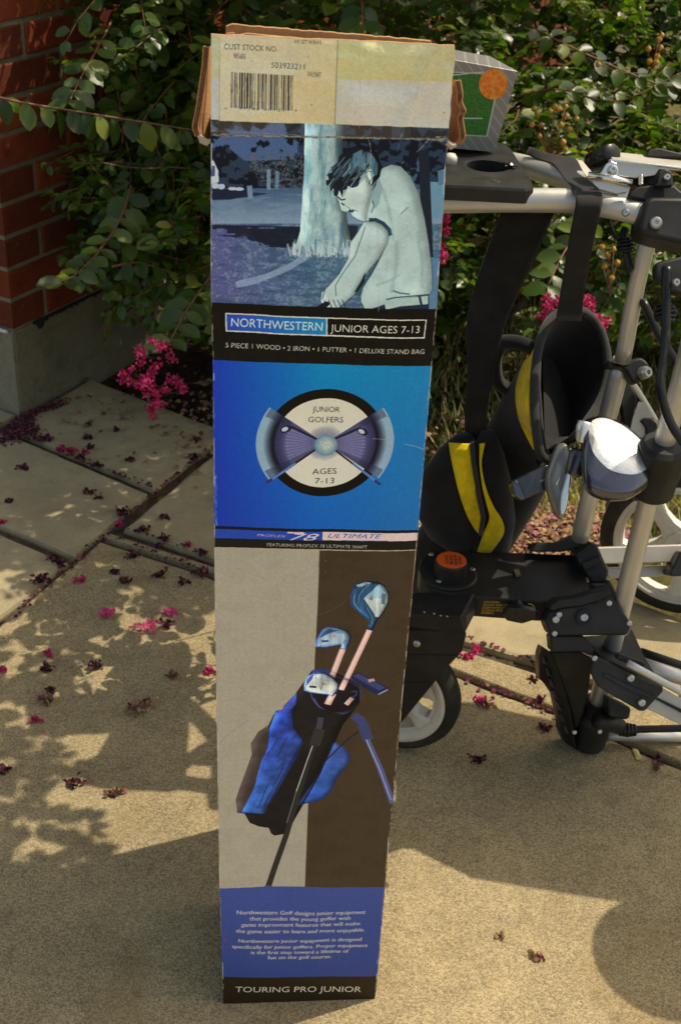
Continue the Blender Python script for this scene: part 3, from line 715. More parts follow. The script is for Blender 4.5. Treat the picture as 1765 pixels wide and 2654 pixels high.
# ------------------------------------------------------------------ grass, litter, fallen flowers
BV = np.array([(0, -.045, 0), (0, .045, 0), (.10, -.035, .5), (.10, .035, .5), (.32, 0, 1.0)]); BF = [(0, 1, 3, 2), (2, 3, 4)]
n_ = 26000; r = npr
gx = r.uniform(.12, 1.9, n_); gy = r.uniform(1.7, 4.2, n_); keep = np.array([gy[i] > bed_y(gx[i])+.10+.06*math.sin(gx[i]*23) and gx[i] > .18+.25*max(0, gy[i]-2.6)-.1*r.random() for i in range(n_)]); gx = gx[keep]; gy = gy[keep]; n_ = len(gx)
a = r.uniform(0, 2*math.pi, n_); til = r.uniform(0, .75, n_)
X = np.stack([np.cos(a), np.sin(a), np.zeros(n_)], 1); Zv = np.stack([np.cos(a)*til, np.sin(a)*til, np.ones(n_)], 1); Zv /= np.linalg.norm(Zv, axis=1)[:, None]; Y = np.cross(Zv, X); Y /= np.linalg.norm(Y, axis=1)[:, None]
P = np.stack([gx, gy, np.full(n_, -.03)], 1)
join_build([inst_mesh(BV, BF, P, X, Y, Zv, r.uniform(.02, .055, n_), '', None, None)], 'grass', M_GRASS, None, kind='stuff')
def scatter(name, m, fn, n, size, zj=.004, kind='stuff', flat=.35, parent=None):
    P = np.array([fn() for _ in range(n)]); X, Y, Z = rand_frames(len(P), npr); Z = Z*flat+np.array([0, 0, 1.0]); Z /= np.linalg.norm(Z, axis=1)[:, None]; X = X-Z*(X*Z).sum(1)[:, None]; X /= np.linalg.norm(X, axis=1)[:, None]; Y = np.cross(Z, X)
    return join_build([inst_mesh(PV, PF, P, X, Y, Z, npr.uniform(.5, 1.3, len(P))*size, '', None, None)], name, m, parent, kind=kind)
def seg_fn(segs, wd, z=.003):
    L = [math.dist(G(*a)[:2], G(*b)[:2]) for a, b in segs]
    def f():
        k = rnd.choices(range(len(segs)), L)[0]; a, b = segs[k]; P, Q = G(*a), G(*b); t = rnd.random(); p = P+(Q-P)*t; cl = noise.noise(Vector((p[0]*16, p[1]*16, 0)))
        return p+V3(rnd.gauss(0, wd*(1+cl)), rnd.gauss(0, wd*(1+cl)), rnd.uniform(0, z))
    return f
scatter('petal_litter', M_DRY, seg_fn([((10, 1150), (70, 1100)), ((5, 1120), (90, 1085)), ((60, 1110), (100, 1120)), ((60, 1130), (130, 1140)), ((40, 1090), (170, 1040)), ((0, 1130), (40, 1120))], .011, .006), 650, .008)
scatter('petal_litter', M_DRY, seg_fn([((150, 1165), (390, 1262)), ((537, 1165), (300, 1365)), ((318, 1362), (537, 1440)), ((1205, 1652), (1400, 1722)), ((1202, 1757), (1560, 1900)), ((298, 1371), (34, 1597)), ((300, 1395), (530, 1480))], .0035, .003), 400, .0075)
scatter('leaf_litter', M_LITTER, seg_fn([((1290, 1430), (1500, 1400)), ((1300, 1400), (1480, 1340)), ((1350, 1370), (1560, 1380)), ((1320, 1440), (1420, 1430)), ((1500, 1330), (1540, 1400))], .030, .012), 1500, .011, flat=.6)
scatter('leaf_litter', M_LITTER, seg_fn([((500, 1080), (900, 1200)), ((300, 1030), (560, 1060)), ((900, 1100), (1250, 1300)), ((1200, 1300), (1300, 1400))], .10, .012), 900, .013, flat=.6)
FALL = [(228, 1100, .5, 0), (300, 1115, .4, 0), (230, 1136, 1, 0), (233, 1161, .8, 0), (155, 1165, .7, 1), (182, 1172, 1.2, 1), (220, 1174, .7, 1), (209, 1190, .9, 0), (249, 1207, .9, 0), (339, 1193, .7, 0), (511, 1142, .9, 0), (63, 1216, 1.1, 0), (230, 1278, 1.2, 0), (256, 1291, .7, 0), (25, 1302, .8, 0), (321, 1331, 1.6, 0), (427, 1343, .8, 0), (505, 1186, 1, 0), (4, 1355, .8, 1), (310, 1359, .7, 1), (373, 1375, 1.2, 0), (427, 1396, .9, 0), (488, 1415, .7, 1), (524, 1438, 1.2, 0), (413, 1419, .9, 0), (142, 1451, 1.2, 0), (160, 1464, .8, 0), (105, 1510, 1.8, 0), (344, 1443, 1.1, 0), (297, 1484, 1, 0), (325, 1508, 1.2, 0), (207, 1507, 1, 1), (413, 1493, 1.1, 0), (476, 1510, .9, 0), (524, 1491, 1.5, 0), (276, 1595, 1.5, 2), (383, 1633, 2.3, 2), (438, 1593, 1.4, 2), (432, 1623, 1, 0), (247, 1732, 1.5, 0), (121, 1736, 1.1, 0), (126, 1696, .6, 1), (134, 1792, .7, 0), (121, 1818, 1.4, 3), (92, 1870, .8, 1), (448, 1755, 1, 3), (379, 1826, 1, 3), (346, 1847, 1.5, 3), (541, 1742, .8, 1), (4, 1738, .8, 1), (10, 2000, .7, 0), (197, 2034, 1.3, 0), (1210, 1706, 1, 1), (1232, 1687, 1, 1), (1244, 1821, .9, 1), (1266, 1830, 1, 3), (1402, 1816, .5, 0), (1410, 1889, .7, 0), (1239, 1974, 1.2, 0), (1705, 1972, .7, 0), (1702, 1989, .7, 3), (1383, 1765, .6, 0), (1393, 2484, .75, 3), (1298, 2430, .22, 3), (290, 2062, .7, 3), (310, 2055, .6, 3)]
FG = ('fallen crape myrtle blossoms on the paving',)
KIND = ['dark dried blossom', 'wilted magenta blossom', 'fresh bright pink blossom', 'withered brownish blossom']
def zone(px, py):
    if px > 1150: return 'on sunlit slab right of the carton' if py > 2350 else ('between front wheel and cart foot' if py > 1800 else 'behind the front wheel')
    if px < 145 and py < 1240: return 'near the wall corner'
    if py < 1150: return 'below the hanging flowers'
    if py < 1235: return 'on the upper slab below the footing'
    if py < 1345: return 'below the upper joint'
    if py < 1400: return 'at the paving joint crossing'
    if py < 1475: return 'by the narrow strip slab'
    if py < 1560: return 'just below the strip slab'
    if py < 1660: return 'in the upper leaf shadows'
    if py < 1770: return 'in the middle leaf shadows'
    if py < 1880: return 'in the lower leaf shadows'
    return 'in deep shade at lower left'
ORD = ['first', 'second', 'third', 'fourth', 'fifth', 'sixth', 'seventh', 'eighth', 'ninth']
_z = {}
for (px, py, s, t) in FALL: _z.setdefault((t, zone(px, py)), []).append(px)
for (px, py, s, t) in FALL:
    c = G(px, py)+V3(0, 0, .003*s); n1 = int(12+20*s); rr = .0058*s
    q = npr.normal(size=(n1, 3))*np.array([rr*.75, rr*.55, rr*.18]); q[:, 2] = np.abs(q[:, 2]); P = c+q; X, Y, Z = rand_frames(n1, npr)
    m_ = [M_DRY, M_PETAL, M_PETALP, M_LITTER][t]
    zz = zone(px, py); q_ = sorted(_z[(t, zz)]); lab = (KIND[t]+' '+zz) if len(q_) == 1 else (ORD[q_.index(px)]+' '+KIND[t]+' from the left '+zz)
    org = G(px, py); parts = [inst_mesh(PV, PF, P, X, Y, Z, npr.uniform(.6, 1.2, n1)*.0078, '', None, None)]
    join_build(parts, 'fallen_blossom', m_, None, origin=tuple(org), label=lab, cat='flower', group=['dark dried blossoms on the paving', 'wilted magenta blossoms on the paving', 'fresh pink blossoms on the paving', 'withered brown blossoms on the paving'][t])
b = MB(); A, B = G(1645, 1945), G(1656, 1972); sd = V3(.004, 0, 0); b.add([A-sd+V3(0, 0, .003), A+sd+V3(0, 0, .002), B+sd+V3(0, 0, .004), B-sd+V3(0, 0, .001), (A+B)/2+V3(0, 0, .005)], [(0, 1, 4), (1, 2, 4), (2, 3, 4), (3, 0, 4)])
b.build('dry_leaf', mat('straw', (.55, .50, .16), .7), None, label='pale yellow scrap of dry leaf lying on the shaded paving right of the cart', cat='leaf')

# ------------------------------------------------------------------ the tall carton
PSI = .098; Bt = V3(math.cos(PSI), math.sin(PSI), 0); Bn = V3(math.sin(PSI), -math.cos(PSI), 0); Bb = -Bn
BL = G(576, 2603)
def Fuv(px, py):
    P = PL(px, py, BL, Bn); return np.array([float((P-BL) @ Bt)*1000+8, CH_-float(P[2])*1000])
CH_ = 0.0; CH_ = PL(547, 60, BL, Bn)[2]*1000+4
KP = 1.62    # print ink is painted in display tones and scaled to paper reflectance in the shader
cv = Canvas(216, CH_+6, 4, c255(170, 160, 142))
def F(pts): return [Fuv(x, y) for x, y in pts]
def c1(*p): return [(x/2.24+500, y/2.24+40) for x, y in p]
def c2(*p): return [(x/2.24+500, y/2.24+780) for x, y in p]
def c3(*p): return [(x/2.24+500, y/2.24+1400) for x, y in p]
def c4(*p): return [(x/2.24+500, y/2.24+2050) for x, y in p]
def T(txt, A, B, cap, c, al=1.0, shear=0, cvs=None):
    a, b = Fuv(*A), Fuv(*B); h = np.linalg.norm(Fuv(A[0], A[1]-cap)-a); d = b-a; up = np.array([d[1], -d[0]])/np.linalg.norm(d)
    t = text_tris(txt, shear); (cvs or cv).tris(a+t[..., :1]*d+t[..., 1:]*up*h, c, al)
def ell(cx, cy, rx, ry, rot=0, n=48, a0=0, a1=360):
    return [(cx+rx*math.cos(math.radians(a))*math.cos(rot)-ry*math.sin(math.radians(a))*math.sin(rot), cy+rx*math.cos(math.radians(a))*math.sin(rot)+ry*math.sin(math.radians(a))*math.cos(rot)) for a in np.linspace(a0, a1, n)]
nzA = cv.noise(40, 220, 1, 4); nzB = cv.noise(14, 90, 2, 3); nzF = cv.noise(160, 900, 3, 2); nzV = cv.noise(70, 60, 4, 3); nzH = cv.noise(16, 400, 5, 3)
th = lambda a, t, s=.04: np.clip((a-t)/s, 0, 1).astype(np.float32)
NAVY = c255(10, 19, 36); MIDB = c255(74, 108, 146); PURP = c255(92, 100, 158); LITE = c255(160, 192, 196)
# ---- photo panel
cv.poly(F(c1((60, 590), (1560, 590), (1500, 1760), (60, 1760))), NAVY)
cv.poly(F(c1((60, 590), (1560, 590), (1540, 1000), (60, 1000))), c255(40, 58, 84), 1, th(nzA, .50))
cv.poly(F(c1((60, 590), (660, 590), (650, 830), (300, 840), (200, 760), (60, 770))), c255(72, 98, 146), 1, th(nzB*.5+nzA*.5, .47))
cv.poly(F(c1((330, 800), (650, 800), (650, 1010), (440, 1000), (330, 900))), c255(96, 100, 104), .75, th(nzF, .50, .1))
cv.gradpoly(F(c1((60, 1000), (1500, 1000), (1500, 1215), (60, 1215))), c255(66, 96, 134), c255(134, 158, 190), Fuv(*c1((500, 1010))[0]), Fuv(*c1((500, 1215))[0]))
cv.poly(F(c1((60, 1000), (1500, 1000), (1500, 1215), (60, 1215))), c255(120, 148, 178), .45, th(nzH, .5, .15))
cv.poly(F(c1((60, 1005), (320, 1000), (330, 1040), (220, 1065), (60, 1070))), c255(22, 32, 62))
cv.poly(F(c1((60, 1003), (440, 1030), (330, 1052), (60, 1070))), c255(24, 34, 60), .8)
cv.poly(F(c1((60, 830), (120, 840), (148, 900), (150, 965), (60, 985))), c255(196, 208, 224)); cv.poly(F(c1((60, 868), (128, 870), (128, 930), (60, 935))), c255(70, 86, 140))
for q in ((165, 990, 22, 16), (230, 1002, 26, 10), (270, 1004, 26, 10), (130, 985, 20, 18)): cv.poly(F(c1(*ell(*q))), c255(178, 194, 220))
cv.line(F(c1((328, 985), (335, 1060))), 4, c255(110, 140, 180)); cv.line(F(c1((440, 890), (440, 1010))), 3, c255(110, 140, 170)); cv.line(F(c1((490, 900), (488, 1000))), 3, c255(100, 130, 160))
# foreground grass
cv.gradpoly(F(c1((60, 1205), (1500, 1205), (1480, 1760), (60, 1760))), c255(88, 90, 150), c255(72, 108, 136), Fuv(*c1((105, 1400))[0]), Fuv(*c1((700, 1400))[0]))
cv.poly(F(c1((60, 1205), (1500, 1205), (1480, 1760), (60, 1760))), c255(130, 150, 182), .55, th(nzF*.5+nzA*.5, .50, .12))
cv.poly(F(c1((60, 1205), (1500, 1205), (1480, 1760), (60, 1760))), c255(50, 72, 112), .5, th(nzH, .55, .1))
cv.poly(F(c1((60, 1212), (640, 1222), (630, 1290), (560, 1345), (410, 1340), (330, 1300), (60, 1262))), c255(22, 32, 54), .95, th(nzH*.6+nzA*.4, .36, .06))
cv.poly(F(c1((330, 1235), (620, 1232), (615, 1290), (560, 1335), (420, 1330), (360, 1290))), c255(18, 28, 46), .9)
cv.line(F(catmull([np.array(p) for p in c1((250, 1560), (400, 1520), (550, 1460), (640, 1400), (672, 1345))], 5)), [5, 6, 6, 6, 6, 5, 5, 5, 5, 5, 5, 5, 5, 5, 6, 7, 7, 8, 8, 9, 9], c255(150, 172, 205), .7)
# tree
trk = F(c1((650, 590), (873, 590), (868, 760), (872, 900), (880, 1050), (905, 1250), (930, 1340), (960, 1370), (900, 1390), (820, 1365), (760, 1385), (700, 1360), (640, 1345), (560, 1372), (600, 1320), (622, 1250), (634, 1080), (645, 900)))
cv.poly(trk, c255(148, 184, 196)); cv.poly(trk, c255(100, 142, 162), .8, th(nzV, .55, .08)); cv.poly(trk, c255(196, 218, 220), .6, th(1-nzV, .56, .08)); cv.poly(trk, c255(110, 150, 168), .35, th(nzF, .5, .12)); cv.relief(trk, 8, .6, .9, 0, nzA, .12, .3)
for k in range(90):
    x = rnd.uniform(560, 930); cv.line(F(c1((x, 1400-rnd.random()*20), (x+rnd.uniform(-20, 20), 1290+rnd.random()*80))), rnd.uniform(.5, 1.6), c255(*rnd.choice([(170, 200, 215), (90, 125, 150), (200, 215, 225)])), .7)
# right background
cv.poly(F(c1((1180, 860), (1320, 840), (1330, 1010), (1230, 1000))), c255(66, 104, 140), .8, th(nzA, .45, .1))
cv.poly(F(c1((1365, 960), (1480, 970), (1470, 1175), (1385, 1175))), c255(104, 146, 178)); cv.poly(F(c1((1420, 900), (1480, 880), (1480, 980), (1425, 985))), c255(84, 120, 158))
cv.poly(F(c1((1310, 780), (1370, 780), (1395, 1400), (1330, 1400))), c255(24, 34, 50)); cv.poly(F(c1((1370, 1400), (1450, 1410), (1440, 1710), (1366, 1710))), c255(88, 124, 168))
cv.poly(F(c1((900, 1215), (960, 1215), (940, 1290), (915, 1300))), c255(26, 40, 56))
# boy: outlines first (slightly larger dark shapes), then light fills
SH = c255(182, 208, 212); OUT = c255(30, 48, 62)
shirt = [(1062, 985), (1075, 930), (1098, 885), (1150, 862), (1205, 872), (1262, 930), (1310, 1030), (1345, 1180), (1370, 1330), (1386, 1480), (1388, 1590), (1370, 1618), (1180, 1640), (1060, 1684), (1000, 1702), (975, 1650), (975, 1590), (1020, 1520), (1060, 1440), (1110, 1350), (1140, 1270), (1120, 1215), (1025, 1180), (1010, 1190), (1000, 1120), (1020, 1050)]
def outl(pts, w_, c=OUT, al=.28): cv.line(F(c1(*(pts+[pts[0]]))), w_, c, al)
outl(shirt, 2.2); cv.poly(F(c1(*shirt)), SH)
cv.poly(F(c1((1040, 990), (1075, 930), (1100, 990), (1080, 1090), (1055, 1120), (1035, 1060))), c255(96, 134, 152), .5)
neck = [(975, 1190), (1010, 1188), (1030, 1100), (1040, 1000), (1060, 960), (1000, 930), (960, 1000)]; cv.poly(F(c1(*neck)), c255(168, 194, 202))
face = [(800, 985), (826, 1040), (848, 1075), (860, 1128), (888, 1137), (908, 1128), (926, 1160), (965, 1182), (1000, 1192), (1010, 1130), (1030, 1050), (1035, 980), (1010, 900), (960, 870), (880, 900)]
outl(face, 1.5, c255(40, 60, 80)); cv.poly(F(c1(*face)), c255(190, 214, 218))
hair = [(772, 955), (790, 950), (780, 920), (808, 905), (800, 880), (838, 850), (850, 812), (895, 775), (960, 745), (1030, 762), (1078, 815), (1095, 880), (1085, 935), (1055, 965), (1040, 990), (1018, 940), (1000, 905), (975, 930), (960, 985), (930, 1000), (900, 985), (880, 1040), (868, 1055), (850, 1010), (838, 1050), (820, 1040), (815, 1000), (795, 1020), (796, 985), (775, 985)]
cv.poly(F(c1(*hair)), c255(16, 24, 38)); cv.poly(F(c1((900, 870), (930, 800), (980, 775), (1040, 800), (1075, 860), (1070, 920), (1035, 940), (1000, 890), (950, 900), (915, 930))), c255(88, 130, 156), .9, th(nzV, .30, .2))
for k in range(70):
    x, y = rnd.uniform(790, 1000), rnd.uniform(840, 990); cv.line(F(c1((x+30, y-30), (x-14, y+26))), rnd.uniform(.3, .9), c255(*rnd.choice([(16, 24, 38), (60, 92, 116), (120, 150, 165)])), .8)
cv.poly(F(c1((1010, 895), (1035, 885), (1048, 925), (1035, 985), (1012, 990), (1000, 940))), c255(168, 194, 194)); cv.line(F(c1((1012, 905), (1035, 900), (1040, 940), (1022, 975))), .8, OUT, .8)
cv.poly(F(c1((872, 1010), (960, 990), (1000, 940), (1010, 1000), (1000, 1100), (960, 1150), (900, 1110), (868, 1060))), c255(200, 220, 222)); cv.line(F(c1((838, 1048), (862, 1068), (885, 1062))), 1.2, OUT); cv.line(F(c1((862, 1085), (880, 1098))), 1.2, OUT); cv.line(F(c1((905, 1128), (925, 1135), (932, 1125))), 1.8, OUT); cv.line(F(c1((885, 1100), (915, 1120), (960, 1132))), .7, c255(70, 100, 130), .6)
arm = [(1020, 1192), (1060, 1188), (1115, 1222), (1140, 1270), (1128, 1312), (1080, 1400), (1020, 1470), (970, 1545), (935, 1610), (880, 1655), (840, 1690), (770, 1690), (742, 1650), (745, 1600), (790, 1560), (850, 1490), (905, 1395), (915, 1310), (960, 1250), (990, 1195)]
outl(arm, 1.8); cv.poly(F(c1(*arm)), c255(186, 211, 216))
cv.poly(F(c1((1112, 1345), (1060, 1430), (1015, 1500), (960, 1590), (935, 1612), (975, 1620), (990, 1560), (1035, 1500), (1075, 1430))), c255(52, 88, 108)); cv.poly(F(c1((1000, 1480), (995, 1540), (955, 1595), (935, 1598), (970, 1540))), c255(22, 36, 52))
cv.line(F(c1((1022, 1182), (1060, 1180), (1105, 1202), (1140, 1240), (1146, 1272))), 3.0, c255(36, 62, 92)); cv.line(F(c1((1000, 1220), (940, 1390), (860, 1500), (825, 1560), (830, 1620))), .8, OUT, .6)
for k in range(5): cv.line(F(c1((760+k*26, 1640), (778+k*28, 1690))), .8, OUT, .8)
cv.line(F(c1((765, 1560+20), (748, 1640))), 1, OUT, .6); cv.poly(F(c1((690, 1696), (770, 1648), (792, 1655), (790, 1672), (745, 1700))), c255(14, 22, 34))
cv.poly(F(c1((1000, 1706), (1080, 1680), (1180, 1645), (1370, 1622), (1370, 1712))), c255(26, 44, 70)); cv.poly(F(c1((1110, 1662), (1180, 1640), (1364, 1624), (1364, 1672), (1200, 1680), (1118, 1698))), c255(170, 196, 196))
for pts_, rd, am in ((shirt, 9, .22), (arm, 5, .3), (face, 5, .25), (hair, 4, .7)): cv.relief(F(c1(*pts_)), rd, am, .8, -.5, nzB, .10, .25)
for (x_, y_, x2_, y2_, w_) in ((1240, 900, 1330, 1300, 5), (1100, 1000, 1160, 1300, 4), (1180, 1300, 1150, 1600, 5), (1300, 1250, 1330, 1580, 4), (1060, 1560, 1200, 1500, 3)):
    for k in range(6): cv.line(F(catmull([np.array(q_) for q_ in c1((x_, y_), ((x_+x2_)/2+14, (y_+y2_)/2), (x2_, y2_))], 6)), w_*(1-k/7), c255(120, 152, 158), .07)
for k in range(40):
    x, y = rnd.uniform(560, 940), rnd.uniform(1340, 1420); cv.line(F(c1((x, y), (x+rnd.uniform(-5, 5), y-rnd.uniform(10, 35)))), .6, c255(170, 195, 208), .5)
cv.line(F(c1((1315, 1626), (1325, 1675))), 2, OUT); cv.line(F(c1((1160, 1590), (1200, 1605), (1258, 1612))), 1.4, c255(60, 92, 110), .8); cv.line(F(c1((1205, 1148), (1250, 1108))), .8, c255(60, 92, 110), .8); cv.line(F(c1((1120, 1640), (1165, 1630), (1370, 1617))), 1, OUT, .9)
cv.line(F(c1((1040, 1070), (1050, 1100), (1035, 1140))), .9, OUT, .7)
# ---- cream top with sticker
cv.poly(F(c1((60, 40), (1600, 60), (1530, 655), (60, 597))), c255(196, 192, 182))
cv.gradpoly(F(c1((835, 100), (1560, 120), (1530, 382), (835, 366))), c255(196, 192, 138), c255(190, 184, 142), Fuv(*c1((850, 200))[0]), Fuv(*c1((1500, 200))[0]))
cv.poly(F(c1((60, 60), (154, 60), (154, 596), (60, 596))), c255(192, 196, 198)); cv.poly(F(c1((60, 60), (154, 60), (154, 350), (60, 350))), c255(196, 196, 160))
cv.gradpoly(F(c1((154, 80), (842, 110), (822, 634), (154, 606))), c255(204, 198, 172), c255(206, 190, 146), Fuv(*c1((300, 200))[0]), Fuv(*c1((800, 520))[0]))
cv.line(F(c1((842, 140), (822, 634))), .8, c255(120, 112, 88), .8); cv.line(F(c1((154, 120), (154, 600))), .6, c255(150, 144, 120), .8)
INK = c255(46, 44, 44)
T('CUST STOCK NO.', *c1((182, 190), (490, 208)), 15, INK, .9); T('905603', *c1((236, 246), (304, 250)), 15, INK, .85); T('503923211', *c1((454, 300), (648, 310)), 15, INK, .9); T('WALMART', *c1((664, 350), (744, 356)), 14, INK, .85)
T('0/1 SET W/BAG', *c1((590, 158), (746, 162)), 10, INK, .8)
bars = [2, 2, 3, 5, 4, 2, 2, 2, 2, 6, 5, 2, 8, 3, 5, 3, 9, 3, 6, 2, 2, 2, 2, 5, 2, 8, 6, 3, 2, 4, 6, 2, 2, 2, 2, 2, 2, 7, 2, 3, 8, 3, 3, 2, 5, 3, 5, 4, 2, 6, 3, 4, 6, 3, 3, 4, 8, 3, 2, 3, 2]
tot = sum(bars); x = 0
for i, bw in enumerate(bars):
    if i % 2 == 0:
        xa = 222+(580-222)*x/tot; xb = 222+(580-222)*(x+bw*.9)/tot; yt = 325+(xa-222)*.055; cv.poly(F(c1((xa, yt), (xb, yt), (xb-3, yt+206), (xa-3, yt+206))), c255(34, 34, 44))
    x += bw
T('47749', *c1((262, 540), (386, 548)), 5, INK, .8); T('39232', *c1((410, 548), (534, 556)), 5, INK, .8); T('0', *c1((184, 538), (198, 539)), 5, INK, .8); T('4', *c1((590, 556), (604, 557)), 6, INK, .9)
for q in ((345, 262, 3), (690, 518, 4), (1460, 562, 4), (668, 235, 3)): cv.poly(F(c1(*ell(q[0], q[1], q[2], q[2]))), c255(90, 60, 40), .8)
# ---- black title band
BLK = c255(9, 9, 12)
cv.poly(F(c1((60, 1667), (120, 1668), (1440, 1706), (1440, 1706), (1500, 1707), (1450, 1910), (60, 1900))), BLK)
cv.poly(F(c2((60, 5), (1430, 45), (1400, 376), (60, 339))), BLK); cv.poly(F(c2((60, 0), (1430, 40), (1400, 376), (60, 339))), c255(26, 24, 24), .35, th(nzA, .55, .1))
WHT = c255(216, 214, 206)
cv.poly(F(c2((188, 66), (1357, 104), (1344, 214), (190, 174))), WHT); cv.poly(F(c2((780, 92), (1350, 110), (1338, 207), (780, 186))), c255(8, 8, 10))
cv.gradpoly(F(c2((196, 73), (772, 92), (772, 187), (197, 167))), c255(40, 72, 184), c255(18, 132, 190), Fuv(*c2((210, 120))[0]), Fuv(*c2((760, 120))[0]))
T('NORTHWESTERN', *c2((222, 144), (750, 163)), 23, c255(214, 222, 226)); T('JUNIOR AGES 7-13', *c2((796, 168), (1313, 181)), 20, WHT)
T('5 PIECE 1 WOOD • 2 IRON • 1 PUTTER • 1 DELUXE STAND BAG', *c2((190, 266), (1342, 304)), 13, c255(200, 198, 190))
# ---- blue panel
cv.poly(F(c2((60, 339), (1400, 376), (1330, 1332), (60, 1306))), c255(38, 70, 190))
gb = F(c2((60, 339), (1400, 376), (1330, 1332), (60, 1306))); mk = cv.mask(gb)
x0, y0, x1, y1, k_ = mk; pA = Fuv(*c2((118, 800))[0]); pB = Fuv(*c2((1360, 800))[0]); pt_ = Fuv(*c2((700, 360))[0]); pb_ = Fuv(*c2((700, 1310))[0])
tx = np.clip((np.arange(x0, x1)/cv.r-pA[0])/(pB[0]-pA[0]), 0, 1)[None, :, None]; ty = np.clip((np.arange(y0, y1)/cv.r-pt_[1])/(pb_[1]-pt_[1]), 0, 1)[:, None, None]
Cl = np.array(c255(22, 60, 186))*(1-ty)+np.array(c255(22, 54, 178))*ty; Cm = np.array(c255(0, 134, 196))*(1-ty)+np.array(c255(16, 94, 192))*ty; Cr = np.array(c255(26, 128, 190))*(1-ty)+np.array(c255(32, 108, 180))*ty
cc_ = np.where(tx < .5, Cl*(1-tx*2)+Cm*tx*2, Cm*(2-tx*2)+Cr*(tx*2-1)); kk = k_[..., None]
cv.a[y0:y1, x0:x1] = cv.a[y0:y1, x0:x1]*(1-kk)+cc_*kk
# logo, drawn in face millimetres so the rings stay round
LC = Fuv(*c2((768, 826))[0]); ex = abs(Fuv(*c2((1058, 826))[0])[0]-LC[0]); S_ = ex/290.0   # mm per crop pixel across
def pc(r_, a): return (LC[0]+r_*S_*math.cos(math.radians(a)), LC[1]+r_*S_*math.sin(math.radians(a)))
def disc(r_, c, al=1.0, ctr=None): cv.poly([(LC[0]+r_*S_*math.cos(t), LC[1]+r_*S_*math.sin(t)) for t in np.linspace(0, 6.283, 90)], c, al)
disc(352, c255(8, 8, 10)); disc(293, c255(212, 210, 198))
def sector(a0, a1, r0, r1, c, al):
    A = np.linspace(a0, a1, 40); cv.poly([pc(r1, a) for a in A]+[pc(r0, a) for a in A[::-1]], c, al)
for (a0, a1) in ((-36, 36), (144, 216)):
    for k in range(30):
        rr0 = 293+(398-293)*k/30; t = min(1, max(0, (k/30-.12)/.5)); c = np.array(c255(18, 20, 40))*(1-t)+np.array(c255(140, 172, 200))*t; sector(a0, a1, rr0, rr0+5, c, 1)
    sector(a0, a1, 0, 293, c255(96, 98, 150), 1)
    for k in range(14):
        sector(a0, a1, 225+k*5, 293, c255(30, 32, 66), .10)
    for k in range(26):
        a = a0+(a1-a0)*(k+.5)/26
        if k % 2: sector(a-1.0, a+1.0, 90, 235, c255(146, 142, 186), .5)
    for a, sgn in ((a0, 1), (a1, -1)):
        sector(min(a, a+sgn*9), max(a, a+sgn*9), 60, 390, c255(36, 40, 72), .45)
for k in range(26):
    disc(120-k*2, c255(90, 90, 140), .035)
for (x2, y2, x3, y3) in ((540, 742, 425, 1052), (985, 758, 1088, 1066)):
    cv.line([LC, Fuv(*c2((x2+(30 if x2 < 768 else -30), y2-14))[0])], 1.7, c255(18, 18, 34)); cv.poly(F(c2(*ell(x2, y2, 34, 20, -.4 if x2 < 768 else .5))), c255(26, 28, 50)); cv.poly(F(c2(*ell(x2-6, y2, 20, 12, -.4 if x2 < 768 else .5))), c255(186, 200, 220))
    cv.line([LC, Fuv(*c2((x3, y3))[0])], 1.7, c255(18, 18, 34)); q = np.array(c2((x3, y3))[0])*.62+np.array(c2((768, 826))[0])*.38; cv.line([Fuv(*(np.array(c2((x3, y3))[0])*.5+np.array(c2((768, 826))[0])*.5)), Fuv(*(np.array(c2((x3, y3))[0])*.9+np.array(c2((768, 826))[0])*.1))], 2.4, c255(86, 120, 190))
    cv.line([Fuv(*(np.array(c2((x3, y3))[0])*.9+np.array(c2((768, 826))[0])*.1)), Fuv(*c2((x3, y3))[0])], 2.6, c255(50, 44, 110))
for k in range(30):
    t = k/30; cx, cy = 772+8*t, 838-2*t; c = np.array(c255(92, 134, 164))*(1-t)+np.array(c255(202, 206, 196))*t; cv.poly([Fuv(*p) for p in c2(*ell(cx, cy, 68*(1-t*.8), 62*(1-t*.8)))], c, 1)
for k in range(60):
    a = rnd.uniform(0, 6.28); rr = rnd.uniform(0, 60); cv.poly(F(c2(*ell(772+rr*math.cos(a), 838+rr*math.sin(a)*.9, 4, 4, 0, 8))), c255(150, 170, 178), .5)
DG = c255(52, 56, 60)
T('JUNIOR', *c2((694, 642), (852, 646)), 15, DG); T('GOLFERS', *c2((670, 702), (872, 706)), 15, DG); T('AGES', *c2((692, 1004), (834, 1006)), 15, DG); T('7-13', *c2((708, 1058), (820, 1060)), 15, DG)
cv.line(F(c2((1040, 800), (1120, 806))), .5, c255(190, 196, 200), .6); cv.line(F(c2((1230, 832), (1300, 845), (1340, 862))), .6, c255(190, 196, 200), .6)
for k in range(60):
    y = rnd.uniform(1000, 1300); x = 128+rnd.uniform(-8, 10); cv.line(F(c2((x, y), (x+rnd.uniform(-4, 8), y+rnd.uniform(6, 40)))), .35, c255(150, 160, 200), .5)
